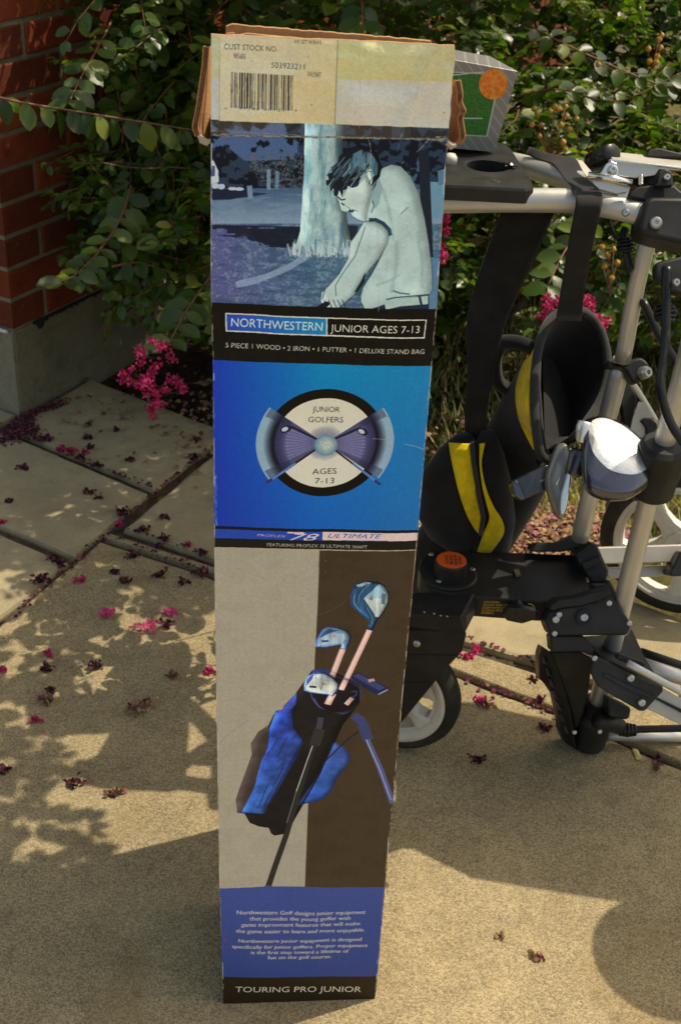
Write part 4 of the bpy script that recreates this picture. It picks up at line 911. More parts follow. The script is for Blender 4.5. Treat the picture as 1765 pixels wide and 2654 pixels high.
# ---- shaft strip
cv.poly(F(c2((60, 1305), (1320, 1330), (1318, 1346), (60, 1322))), c255(16, 18, 26))
cv.poly(F(c2((60, 1322), (1318, 1346), (1314, 1392), (60, 1378))), c255(34, 70, 178)); cv.poly(F(c2((752, 1336), (1318, 1346), (1314, 1391), (752, 1386))), c255(218, 196, 200))
T('PROFLEX', *c2((373, 1362), (540, 1368)), 6.5, c255(200, 170, 196), 1, .15); T('78', *c2((560, 1383), (730, 1386)), 19, c255(214, 200, 208), 1, .35); cv.poly(F(c2((550, 1334), (650, 1336), (640, 1346), (545, 1342))), c255(214, 200, 208)); T('ULTIMATE', *c2((784, 1370), (1096, 1373)), 11.5, c255(52, 76, 176), 1, .4)
cv.line(F(c2((860, 1384), (1130, 1387))), .5, c255(60, 80, 170), .8)
cv.poly(F(c2((60, 1376), (1316, 1391), (1310, 1443), (60, 1428))), c255(20, 22, 21)); T('FEATURING PROFLEX 78 ULTIMATE SHAFT', *c2((430, 1420), (1010, 1431)), 8.6, c255(190, 188, 178))
# ---- bag panel
cv.poly(F(c3((60, 42), (735, 54), (722, 400), (703, 760), (690, 1200), (668, 1516), (650, 2010), (60, 2026))), c255(165, 159, 146))
cv.poly(F(c3((60, 42), (735, 54), (722, 400), (703, 760), (690, 1200), (668, 1516), (650, 2010), (60, 2026))), c255(154, 147, 133), .35, th(nzB, .5, .2))
cv.poly(F(c3((735, 54), (1340, 60), (1180, 2030), (650, 2008), (668, 1516), (690, 1200), (703, 760), (722, 400))), c255(66, 54, 42)); cv.poly(F(c3((735, 54), (1340, 60), (1180, 2030), (650, 2008), (668, 1516), (690, 1200), (703, 760), (722, 400))), c255(60, 46, 32), .5, th(nzB, .48, .2))
BB = c255(22, 19, 27)
cv.poly(F(c3((690, 748), (640, 822), (600, 880), (520, 982), (470, 1010), (440, 1072), (380, 1110), (335, 1180), (343, 1242), (320, 1305), (270, 1440), (248, 1510), (258, 1585), (300, 1590), (330, 1645), (380, 1665), (440, 1672), (455, 1705), (475, 1716), (548, 1700), (600, 1600), (740, 1345), (870, 1060), (968, 935), (962, 832), (900, 790), (800, 740))), BB)
cv.poly(F(c3((380, 1110), (440, 1072), (435, 1200), (400, 1275), (350, 1450), (300, 1585), (258, 1585), (248, 1510), (270, 1440), (320, 1305), (343, 1242), (335, 1180))), c255(62, 54, 54))
cv.gradpoly(F(c3((482, 990), (575, 975), (592, 1090), (646, 1156), (600, 1260), (410, 1592), (282, 1582), (350, 1450), (400, 1272), (436, 1200), (442, 1100))), c255(40, 66, 170), c255(52, 98, 186), Fuv(*c3((550, 1000))[0]), Fuv(*c3((350, 1560))[0]))
cv.poly(F(c3((528, 962), (600, 882), (622, 912), (576, 975), (520, 1002))), c255(48, 66, 150)); cv.line(F(c3((575, 985), (590, 1090), (640, 1150))), 1.2, c255(20, 24, 50), .8); cv.line(F(c3((640, 1160), (500, 1410), (415, 1588))), 1, c255(30, 40, 100), .8)
cv.gradpoly(F(c3((815, 1158), (890, 1200), (915, 1242), (900, 1295), (850, 1352), (800, 1442), (760, 1492), (605, 1536), (640, 1480), (740, 1330))), c255(60, 90, 170), c255(44, 92, 190), Fuv(*c3((880, 1200))[0]), Fuv(*c3((640, 1520))[0]))
cv.poly(F(c3(*ell(828, 880, 142, 112, .15))), c255(20, 18, 30)); cv.line(F(c3(*ell(828, 880, 144, 114, .15, 60, -60, 170))), 2.2, c255(50, 56, 110)); cv.line(F(c3(*ell(832, 900, 132, 100, .15, 60, 10, 160))), 1.6, c255(70, 78, 140))
cv.poly(F(c3((690, 748), (730, 735), (800, 738), (830, 770), (760, 760), (700, 790))), c255(44, 56, 124)); cv.poly(F(c3((600, 890), (640, 830), (700, 960), (860, 1000), (800, 1190), (700, 1330), (640, 1160), (590, 1090))), c255(28, 25, 30))
def club(sh, wd, head, fillc, edge, extra=()):
    cv.line(F(c3(*sh)), wd*1.25, c255(150, 110, 120)); cv.line(F(c3(*sh)), wd, c255(232, 190, 186)); cv.line([p-np.array([.6, 0]) for p in F(c3(*sh))], wd*.35, c255(244, 220, 206))
    cv.poly(F(c3(*head)), edge); c = np.mean(np.array(head), 0); cv.poly(F(c3(*[tuple(c+(np.array(p)-c)*.88) for p in head])), fillc)
    for pts, col_ in extra: cv.poly(F(c3(*pts)), col_)
club([(868, 620), (803, 785)], 5.2, [(710, 612), (715, 570), (750, 512), (790, 488), (850, 494), (900, 512), (920, 545), (912, 580), (890, 626), (858, 618), (866, 592), (770, 612)], c255(120, 152, 190), c255(66, 92, 150), [([(730, 600), (745, 560), (800, 530), (880, 530), (890, 560), (850, 585)], c255(160, 186, 208)), ([(735, 560), (760, 520), (790, 505), (850, 512), (790, 530)], c255(54, 78, 130)), ([(812, 535), (835, 545), (815, 555)], c255(190, 120, 130)), ([(745, 572), (786, 570), (786, 582), (745, 584)], c255(60, 76, 120))])
club([(1024, 512), (858, 858)], 5.2, [(915, 360), (915, 310), (925, 262), (960, 235), (1010, 224), (1070, 228), (1115, 255), (1138, 300), (1138, 350), (1108, 415), (1072, 455), (1040, 518), (1012, 510), (1028, 465), (975, 418), (935, 385)], c255(44, 84, 128), c255(24, 50, 88), [([(990, 326), (1080, 242), (1120, 265), (1134, 310), (1132, 350), (1105, 405), (1060, 432)], c255(150, 190, 212)), ([(990, 326), (1060, 432), (1085, 428), (1128, 350), (1120, 330)], c255(196, 212, 214)), ([(945, 250), (1000, 230), (1040, 236), (960, 262)], c255(150, 184, 205)), ([(1016, 332), (1040, 310), (1044, 340)], c255(170, 120, 135)), ([(1050, 430), (1100, 410), (1075, 440)], c255(210, 226, 230)), ([(1094, 300), (1118, 304), (1114, 368), (1092, 360)], c255(92, 126, 150))])
club([(812, 880), (780, 946)], 6.0, [(645, 868), (645, 820), (662, 785), (700, 760), (760, 752), (818, 782), (850, 822), (845, 858), (830, 880), (810, 900), (790, 888), (760, 886), (680, 880)], c255(178, 194, 206), c255(70, 96, 160), [([(665, 860), (690, 822), (740, 800), (800, 812), (838, 842), (810, 866), (730, 872)], c255(200, 206, 206)), ([(660, 800), (700, 772), (690, 800), (660, 840)], c255(50, 60, 110)), ([(745, 812), (776, 824), (748, 834)], c255(190, 120, 130)), ([(676, 838), (716, 838), (716, 850), (676, 850)], c255(40, 44, 70))])
for x in range(5): cv.line(F(c3((745, 860), (705+x*14, 812-x*3))), .5, c255(110, 130, 160), .8)
cv.line(F(c3((925, 905), (888, 946))), 5, c255(232, 190, 186))
cv.poly(F(c3((918, 782), (925, 765), (962, 755), (1130, 850), (1126, 872), (1082, 892), (1050, 884), (930, 806))), c255(30, 38, 78)); cv.poly(F(c3((928, 775), (962, 762), (1118, 852), (1078, 868))), c255(56, 68, 120)); cv.line(F(c3((1075, 890), (1130, 866))), 1.4, c255(150, 170, 210)); cv.poly(F(c3((1012, 800), (1050, 795), (1056, 812), (1030, 812), (1026, 822))), c255(200, 150, 170))
bagp = [(690, 748), (640, 822), (600, 880), (520, 982), (470, 1010), (440, 1072), (380, 1110), (335, 1180), (343, 1242), (320, 1305), (270, 1440), (248, 1510), (258, 1585), (300, 1590), (330, 1645), (380, 1665), (440, 1672), (475, 1716), (548, 1700), (600, 1600), (740, 1345), (870, 1060), (968, 935), (962, 832), (900, 790), (800, 740)]
cv.relief(F(c3(*bagp)), 9, 1.3, .6, .2, nzB, .25, .2)
cv.relief(F(c3((482, 990), (575, 975), (592, 1090), (646, 1156), (600, 1260), (410, 1592), (282, 1582), (350, 1450), (400, 1272), (436, 1200), (442, 1100))), 6, .6, .8, .2, nzB, .22, .3)
cv.relief(F(c3((815, 1158), (890, 1200), (915, 1242), (900, 1295), (850, 1352), (800, 1442), (760, 1492), (605, 1536), (640, 1480), (740, 1330))), 6, .6, .8, .2, nzB, .25, .3)
for k in range(26):
    t = rnd.random(); x = 620-330*t+rnd.uniform(-60, 110); y = 1040+520*t; c_ = rnd.choice([(14, 12, 18), (70, 66, 78)]); cv.line(F(catmull([np.array(q_) for q_ in c3((x, y), (x-20+rnd.uniform(-14, 14), y+50), (x-60, y+rnd.uniform(90, 150)))], 4)), rnd.uniform(.6, 2.2), c255(*c_), rnd.uniform(.12, .3))
for pts_ in ([(710, 612), (715, 570), (750, 512), (790, 488), (850, 494), (900, 512), (920, 545), (912, 580), (890, 626), (858, 618), (866, 592), (770, 612)], [(915, 360), (915, 310), (925, 262), (960, 235), (1010, 224), (1070, 228), (1115, 255), (1138, 300), (1138, 350), (1108, 415), (1072, 455), (1040, 518), (1012, 510), (1028, 465), (975, 418), (935, 385)], [(645, 868), (645, 820), (662, 785), (700, 760), (760, 752), (818, 782), (850, 822), (845, 858), (830, 880), (810, 900), (790, 888), (760, 886), (680, 880)]): cv.relief(F(c3(*pts_)), 4, 1.0, .8, -.4, nzV, .30, .25)
for pts_ in (((1016, 240), (960, 300), (950, 350)), ((930, 300), (925, 350), (960, 400)), ((1000, 380), (1030, 440), (1030, 480))): cv.line(F(catmull([np.array(q_) for q_ in c3(*pts_)], 5)), 1.6, c255(16, 40, 76), .5); cv.line([q_+np.array([1.2, 0]) for q_ in F(catmull([np.array(q_) for q_ in c3(*pts_)], 5))], .7, c255(150, 186, 210), .6)
T('TOURING PRO', *c3((966, 366), (962, 292)), 3.2, c255(170, 190, 210), .8) if False else None
cv.line(F(c3((770, 760), (900, 800), (950, 840))), 1.2, c255(60, 66, 120), .6)
cv.line(F(c3((918, 870), (950, 865), (945, 890), (920, 905))), 1.6, c255(60, 70, 130))
cv.line(F(c3((742, 1022), (734, 1070), (722, 1110))), 6, c255(64, 64, 84)); cv.line(F(c3((736, 1090), (706, 1186))), 11, c255(52, 48, 52)); cv.line(F(c3((708, 1180), (620, 1440), (545, 1700), (432, 2030))), [4, 5, 6, 6.5], c255(42, 42, 40)); cv.line(F(c3((694, 1188), (600, 1450))), 1, c255(190, 192, 196)); cv.line(F(c3((600, 1450), (545, 1640))), .8, c255(120, 122, 124))
cv.poly(F(c3((408, 2036), (418, 2010), (446, 2006), (442, 2038))), c255(80, 76, 66))
cv.line(F(c3((930, 1005), (972, 1035), (1000, 1080))), [9, 10, 9], c255(60, 68, 120)); cv.line(F(c3((985, 1065), (1018, 1155))), 11, c255(56, 68, 112)); cv.line(F(c3((1012, 1150), (1090, 1335), (1160, 1530))), [5, 6, 6.5], c255(82, 92, 150)); cv.line(F(c3((1005, 1150), (1085, 1335), (1150, 1510))), 1, c255(160, 168, 205))
cv.line(F(c3((960, 1100), (880, 1160), (752, 1290))), 1.5, c255(30, 30, 44))
cv.line(F(c3((730, 430), (800, 400), (890, 340))), .5, c255(110, 96, 80), .6)
for q in ((770, 115, 4), (770, 177, 4), (945, 422, 3), (640, 320, 5)): cv.poly(F(c3(*ell(q[0], q[1], q[2], q[2], 0, 8))), c255(130, 120, 104), .6)
cv.line(F(c3((150, 1190), (180, 1150), (250, 1090), (330, 1040))), .6, c255(130, 112, 84), .5)
# ---- blue text block, base band
cv.gradpoly(F(c4((60, 570), (160, 568), (640, 549), (1160, 562), (1090, 1080), (60, 1084))), c255(58, 76, 148), c255(48, 66, 132), Fuv(*c4((400, 600))[0]), Fuv(*c4((400, 1060))[0]))
TX = c255(186, 184, 180)
for s, a, b_, cp in (('Northwestern Golf designs junior equipment', (254, 714), (1000, 714), 10.5), ('that provides the young golfer with', (328, 748), (914, 746), 10), ('game improvment features that will make', (280, 782), (968, 780), 10), ('the game easier to learn and more enjoyable.', (249, 818), (995, 818), 10), ('Northwestern junior equipment is designed', (264, 875), (978, 872), 9.5), ('specifically for junior golfers. Proper equipment', (227, 910), (1013, 908), 9.5), ('is the first step toward a lifetime of', (336, 942), (902, 941), 9.5), ('fun on the golf course.', (433, 972), (802, 972), 9.5)):
    T(s, *c4(a, b_), cp, TX); t_ = [(a[0]+1, a[1]), (b_[0]+1, b_[1])]; T(s, *c4(*t_), cp, TX)
cv.poly(F(c4((60, 1083), (1120, 1079), (1090, 1300), (60, 1300))), c255(38, 30, 18)); cv.line(F(c4((60, 1083), (1100, 1080))), .5, c255(60, 44, 34), .6)
T('TOURING PRO JUNIOR', *c4((246, 1170), (975, 1170)), 15, c255(196, 190, 176)); 
cv.poly(F(c4((172, 868), (188, 864), (198, 870), (186, 874))), c255(140, 70, 40), .8)
# worn white edges, scuffs and creases
for k in range(420):
    y = rnd.uniform(360, 2600); left = rnd.random() < .45
    xe = np.interp(y, [345, 785, 932, 1400, 1890, 2303, 2604], [547, 547, 552, 555, 562, 569, 579]) if left else np.interp(y, [359, 799, 947, 1374, 1424, 1891, 2086, 2301, 2532, 2603], [1161, 1132, 1120, 1084, 1080, 1036, 1018, 998, 978.6, 970])
    L = rnd.uniform(2, 26)*(1 if rnd.random() < .8 else 2.5); dx = (1 if left else -1)*rnd.uniform(0, 2.2 if left else 3.2); cv.line([Fuv(xe+dx, y), Fuv(xe+dx-(.08*L if not left else -.02*L)+rnd.uniform(-.5, .5), y+L)], rnd.uniform(.2, .8), c255(*rnd.choice([(176, 160, 140), (200, 196, 190), (150, 120, 90)])), rnd.uniform(.4, .9))
for k in range(900):   # fold wear
    x = rnd.uniform(545, 1163); y = 349+(x-547)*.018+rnd.gauss(0, 1.2)*(1+(x > 1120)*2+(x < 590)*2); cv.line([Fuv(x, y), Fuv(x+rnd.uniform(3, 14), y+rnd.uniform(-1, 1))], rnd.uniform(.15, .6), c255(*rnd.choice([(172, 160, 142), (150, 130, 105), (60, 66, 80)])), rnd.uniform(.4, .9))
for pts, w_ in (((c1((1012, 700), (1030, 760), (1030, 860), (1000, 920), (940, 940), (880, 970))), .8), ((c1((1370, 715), (1300, 790), (1190, 870))), .8), ((c1((1215, 680), (1180, 810))), .6), ((c1((1070, 1210), (1080, 1500), (1075, 1750))), .5), ((c1((1410, 190), (1330, 330), (1290, 480))), .9), ((c1((960, 130), (970, 400), (965, 650))), .5), ((c1((100, 665), (600, 690), (1000, 700))), .4)):
    cs = catmull([np.array(p) for p in pts], 6)
    for a_, b_ in zip(cs[:-1], cs[1:]):
        if rnd.random() < .85: cv.line([Fuv(*a_), Fuv(*b_)], w_*rnd.uniform(.5, 1.2), c255(176, 160, 150), rnd.uniform(.3, .8))
for k in range(160):
    x = rnd.uniform(560, 1100); y = rnd.uniform(420, 2580); cv.poly([Fuv(x, y), Fuv(x+rnd.uniform(.5, 1.6), y+.6), Fuv(x+.6, y+rnd.uniform(.8, 1.8))], c255(190, 180, 160), rnd.uniform(.2, .6))
cv.a *= (.945+.11*nzF[..., None])
# ---- side bands (left face) live in a spare column of the sheet
SX = 196.0
for ya, yb, c in ((60, 340, (120, 80, 50)), (340, 500, (26, 36, 64)), (500, 742, (152, 168, 180)), (742, 932, (26, 26, 30)), (932, 1362, (34, 52, 150)), (1362, 1520, (60, 48, 40)), (1520, 1660, (110, 130, 176)), (1660, 1792, (66, 50, 38)), (1792, 1850, (90, 120, 150)), (1850, 2485, (138, 144, 152)), (2485, 2497, (190, 130, 30)), (2497, 2535, (140, 140, 138)), (2535, 2640, (24, 20, 18))):
    a_ = Fuv(548, ya)[1]; b_ = Fuv(560, yb)[1]; cv.poly([(SX-1, a_), (216, a_), (216, b_), (SX-1, b_)], c255(*c))
for k in range(500):
    y = Fuv(550, rnd.uniform(370, 2590))[1]; x = rnd.uniform(SX, 214); cv.line([(x, y), (x+rnd.uniform(-.6, .6), y+rnd.uniform(1, 9))], rnd.uniform(.15, .5), c255(*rnd.choice([(170, 150, 125), (190, 188, 180)])), rnd.uniform(.2, .7))
IMG = cv.image('carton_print')
M_PRINT = mat('printed_carton', (.5, .5, .5), .45, spec=.16, coat=.05, coat_rough=.14); n = N(M_PRINT)
ti = n.n('TexImage'); ti.image = IMG; ti.interpolation = 'Cubic'; uv = n.n('UVMap'); n.l(uv.outputs[0], ti.inputs[0])
n.col(n.mix(ti.outputs[0], (KP, KP, KP), 1.0, 'MULTIPLY'))
for x_ in n.t.nodes:
    if x_.type == 'MIX': x_.clamp_result = False
co = n.coord(); mp = n.n('Mapping'); mp.inputs['Scale'].default_value = (1, 1, .25); n.l(co, mp.inputs[0])
wr = n.noise(14, 4, .6, mp.outputs[0], .6); fl = n.noise(520, 2, .5, co); flu = n.n('TexWave'); flu.inputs['Scale'].default_value = 42; flu.bands_direction = 'X'; n.l(co, flu.inputs[0])
n.bump(n.mix(n.mix(wr, fl, .10), flu.outputs['Fac'], .025), .55, .006)
n.l(n.ramp(n.noise(22, 5, .65, co), [(.35, g3(.26)), (.7, g3(.46))]), n.p.inputs['Roughness'])
M_PRINTG = M_PRINT.copy(); M_PRINTG.name = 'taped_print'; _p = M_PRINTG.node_tree.nodes['Principled BSDF']; _p.inputs['Coat Weight'].default_value = 1.0; _p.inputs['Coat Roughness'].default_value = .06; _p.inputs['Specular IOR Level'].default_value = .4
carton = empty('golf_set_carton', (float((BL+Bt*.09+Bb*.07)[0]), float((BL+Bt*.09+Bb*.07)[1]), 0), 'tall worn blue and beige junior golf set carton standing upright in the centre', 'box')
def uvmesh(rows, name, uvf, mats, parent, extra=None, solid=0, disp=None):
    """rows: list of rows of (world point, (u mm, v mm))"""
    v = []; uvs = []; f = []
    nr, nc = len(rows), len(rows[0])
    for r_ in rows:
        for p, q in r_: v.append(tuple(p)); uvs.append((q[0]/216.0, 1-q[1]/(CH_+6)))
    for j in range(nr-1):
        for i in range(nc-1): a = j*nc+i; f.append((a, a+nc, a+nc+1, a+1))
    me = bpy.data.meshes.new(name); me.from_pydata(v, [], f); ul = me.uv_layers.new(name='UVMap')
    for l_ in me.loops: ul.data[l_.index].uv = uvs[l_.vertex_index]
    o = link(name, me, mats, parent, smooth=True); return o
LE = lambda y: np.interp(y, [345, 785, 932, 1400, 1890, 2303, 2604], [547, 547, 552, 555, 562, 569, 579])
RE = lambda y: np.interp(y, [359, 799, 947, 1374, 1424, 1891, 2086, 2301, 2532, 2603], [1161, 1132, 1120, 1084, 1080, 1036, 1018, 998, 978.6, 970])
rows = []; NR = 60; NC = 14; edgeL = []; edgeR = []
for j in range(NR+1):
    t = j/NR; yl = 347+(2603-347)*t; yr = 359+(2602-359)*t; r_ = []
    for i in range(NC+1):
        s = i/NC; px = LE(yl)*(1-s)+RE(yr)*s; py = yl*(1-s)+yr*s; uvq = Fuv(px, py); P = PL(px, py, BL, Bn)
        edge = min(s, 1-s)*2; k = min(1, edge*3)*min(1, t*12)*min(1, (1-t)*12); P = P+Bn*(.0035*noise.noise(Vector((s*2.2, t*7, 1)))*k+.0012*noise.noise(Vector((s*8, t*30, 2)))*k+.0015*k)
        r_.append((P, uvq))
    rows.append(r_); edgeL.append(r_[0][0]); edgeR.append(r_[-1][0])
DEP = .150
body_rows = [[(p, q) for p, q in r_] for r_ in rows]
front = uvmesh(body_rows, 'front_panel', None, M_PRINT, carton)
side = []
for j, P in enumerate(edgeL):
    v_ = rows[j][0][1][1]; bow = .003*math.sin(j/NR*math.pi)*0
    side.append([(P+Bb*DEP*s-Bt*(.0012*math.sin(s*3.14)), (SX+18*s, v_)) for s in (0, .04, .3, .6, .96, 1)])
uvmesh([s_[::-1] for s_ in side], 'side_panel', None, M_PRINT, carton)
side = []
for j, P in enumerate(edgeR):
    v_ = rows[j][0][1][1]; side.append([(P+Bb*DEP*s, (SX+18*s, v_)) for s in (0, .5, 1)])
uvmesh(side, 'side_panel', None, M_PRINT, carton)
bk = [[(edgeR[j]+Bb*DEP, (100, rows[j][0][1][1])), (edgeL[j]+Bb*DEP, (100, rows[j][0][1][1]))] for j in range(0, NR+1, 6)]
b = MB(); b.loft([[p for p, q in r_] for r_ in bk], closed=False); b.build('back_panel', M_KRAFT, carton)
b = MB(); q0, q1 = edgeL[-1], edgeR[-1]; b.add([q0+V3(0, 0, .001), q1+V3(0, 0, .001), q1+Bb*DEP+V3(0, 0, .001), q0+Bb*DEP+V3(0, 0, .001)], [(0, 1, 2, 3)]); b.build('bottom_panel', M_KRAFT, carton)
# top front flap, leaning back a little from the fold
TIL = math.radians(3.5); Fn = nrm(Bn*math.cos(TIL)+V3(0, 0, math.sin(TIL))); FO = PL(547, 348, BL, Bn)
rows = []; NR2 = 26; NC2 = 34
for j in range(NR2+1):
    t = j/NR2; r_ = []
    for i in range(NC2+1):
        s = i/NC2; yb_ = 348+11*s; yt_ = 86+29*s+(2.2*noise.noise(Vector((s*14, 4, 0)))+1.2*noise.noise(Vector((s*40, 4, 0)))); xl = 547; xr = np.interp(t, [0, .2, .35, .8, 1], [1178, 1178, 1173, 1166, 1161]); xr += 2*noise.noise(Vector((t*9, 7, 0)))
        px = xl*(1-s)+xr*s; py = yt_*(1-t)+yb_*t; P = PL(px, py, FO, Fn); k = min(1, (1-t)*5)
        d = .0034*noise.noise(Vector((s*4, t*3, 5)))+.0014*noise.noise(Vector((s*11, t*8, 6)))
        # creases running down from the right corner
        for (sa, ta, sb, tb, h) in ((.93, .05, .78, .95, .0036), (.90, .0, .82, .9, .0016), (.62, .0, .60, 1, .0016), (.04, 0, .05, 1, .0026), (.99, .2, .90, .9, .0022)):
            dd_ = abs((s-sa)-(sb-sa)*(t-ta)/(tb-ta)); d += h*math.exp(-(dd_/.02)**2)
        r_.append((P+Fn*d*k, Fuv(px, py)))
    rows.append(r_)
fl_ = uvmesh(rows, 'front_flap', None, M_PRINTG, carton)
b = MB(); b.loft([[p-Fn*.0035 for p, q in r_] for r_ in rows[::2]], closed=False); b.build('flap_liner', M_KRAFT, fl_)
b = MB(); e = [r_[0][0] for r_ in rows[::-1]]+[p for p, q in rows[0]]+[r_[-1][0] for r_ in rows]; b.loft([[p+Fn*.0002 for p in e], [p-Fn*.0035 for p in e]], closed=False); b.build('flap_edge', M_KRAFT, fl_)
# rear flap standing behind, with a torn top edge
def board(name, pts, org, nn_, th_=.004, parent=carton):
    P = [PL(x, y, org, nn_) for x, y in pts]; b = MB(); b.prism(P, -np.asarray(nn_)*th_); return b.build(name, M_KRAFT, parent, bevel=.0006)
RO = FO+Bb*.035; jag = [(585, 66)]+[(590+i*12, 60+i*12*.082+rnd.uniform(-1.6, 1.6)) for i in range(1, 44)]+[(1118, 104), (1120, 150)]
board('rear_flap', [(582, 380), (585, 66)]+jag[1:]+[(1120, 380)], RO, Fn)
board('rear_flap', [(600, 380), (612, 90), (640, 84), (700, 90), (1116, 128), (1116, 380)], FO+Bb*.018, Fn, .003)
board('torn_scrap', [(583, 100), (586, 84), (606, 82), (612, 92), (604, 100)], FO+Bb*.010, Fn, .002)
# side flaps splayed outwards, showing the corrugated cut edge
def sideflap(E1, E2, o1, o2, sgn):
    c1_ = catmull([np.array(p, float) for p in E1], 4); c2_ = catmull([np.array(p, float) for p in E2], 4)
    m_ = min(len(c1_), len(c2_)); A = [PL(*c1_[int(i*(len(c1_)-1)/(m_-1))], FO+Bb*o1, Bn) for i in range(m_)]; B = [PL(*c2_[int(i*(len(c2_)-1)/(m_-1))], FO+Bb*o2, Bn) for i in range(m_)]
    b = MB(); nn2 = Bt*sgn*.004; b.loft([A, [(p*.5+q*.5)+Bt*sgn*.002 for p, q in zip(A, B)], B], closed=False); b.loft([[p+nn2 for p in A], [p+nn2 for p in B]], closed=False)
    o = b.build('side_flap', M_KRAFT, carton)
    b = MB(); L0 = [p+Bn*.0006 for p in A]
    path_ = []
    for i in range(len(A)-1):
        for k in range(5):
            t = k/5; P = A[i]*(1-t)+A[i+1]*t; path_.append(P+Bn*.0004+nn2*(.15 if (i*5+k) % 2 else .9))
    b.tube(path_, .0006, 4); b.tube([p+Bn*.0004 for p in A], .0005, 4); b.tube([p+nn2+Bn*.0004 for p in A], .0005, 4); f_ = b.build('corrugation', M_KRAFT, o)
    b = MB(); b.loft([[p+Bb*.001 for p in A], [p+nn2+Bb*.001 for p in A]], closed=False); b.build('flute_shadow', M_FLUTESHADE, o)
sideflap([(542, 118), (538, 170), (530, 225), (521, 285), (513, 325), (520, 352)], [(549, 118), (549, 170), (549, 225), (549, 285), (549, 330), (547, 358)], .004, .06, -1)
sideflap([(1179, 205), (1185, 240), (1184, 262), (1193, 285), (1186, 305), (1192, 350), (1180, 372)], [(1168, 205), (1166, 240), (1165, 262), (1163, 285), (1160, 310), (1158, 345), (1157, 366)], .004, .06, 1)
b = MB()
M_TORN = mat('torn_paper', (.42, .34, .27), .95)
for q in (((516, 350), (524, 362), (536, 368), (548, 362)), ((1182, 374), (1170, 378), (1156, 368))):
    b = MB(); b.tube([PL(x, y, FO+Bb*.002, Bn) for x, y in q], [.0015, .003, .0028, .0012][:len(q)], 6); b.build('torn_fibre', M_TORN, carton)

# ------------------------------------------------------------------ golf push cart
from mathutils.bvhtree import BVHTree
cart = empty('golf_push_cart', (float(G(1530, 1930)[0]), float(G(1530, 1930)[1]), 0), 'folded silver and black golf push cart with white wheels behind the carton', 'golf cart')
def pz(pts, zc, off=(0, 0)): return [PT(x, y, zc) for x, y in pts]
def crop(o, s): return lambda *p: [(x/s+o[0], y/s+o[1]) for x, y in p]
kR = crop((1380, 1360), 3.93); kH = crop((1400, 360), 4.296); kM = crop((1500, 600), 4.536); kC = crop((1300, 1050), 3.372); kA = crop((1080, 1390), 4.356); kT = crop((1100, 80), 2.358)
def plate(name, pts, zc, th_, m, parent, bevel=.0015, dirv=None):
    P = [PT(x, y, (zc[i] if isinstance(zc, (list, tuple)) else zc)) for i, (x, y) in enumerate(pts)]; b = MB(); b.prism(P, (CF if dirv is None else np.asarray(dirv))*th_); return b.build(name, m, parent, bevel=bevel)
def pxtube(name, pts, zcs, r_, m, parent, n_=14, sm=True, k=5):
    if not isinstance(zcs, (list, tuple)): zcs = [zcs]*len(pts)
    P = [PT(x, y, z) for (x, y), z in zip(pts, zcs)]; P = catmull(P, k) if len(P) > 2 else P; b = MB(); b.tube(P, r_, n_); return b.build(name, m, parent, smooth=False if n_ < 6 else True)
def ribbon(name, L, R_, zcs, m, parent, th_=.0016, k=5):
    A = catmull([PT(x, y, z) for (x, y), z in zip(L, zcs)], k); B = catmull([PT(x, y, z) for (x, y), z in zip(R_, zcs)], k); b = MB()
    rows_ = [[a*(1-t)+c*t-CF*.0012*math.sin(math.pi*t) for t in (0, .12, .5, .88, 1)] for a, c in zip(A, B)]; b.loft(rows_, closed=False)
    return b.build(name, m, parent, smooth=True, solid=th_)
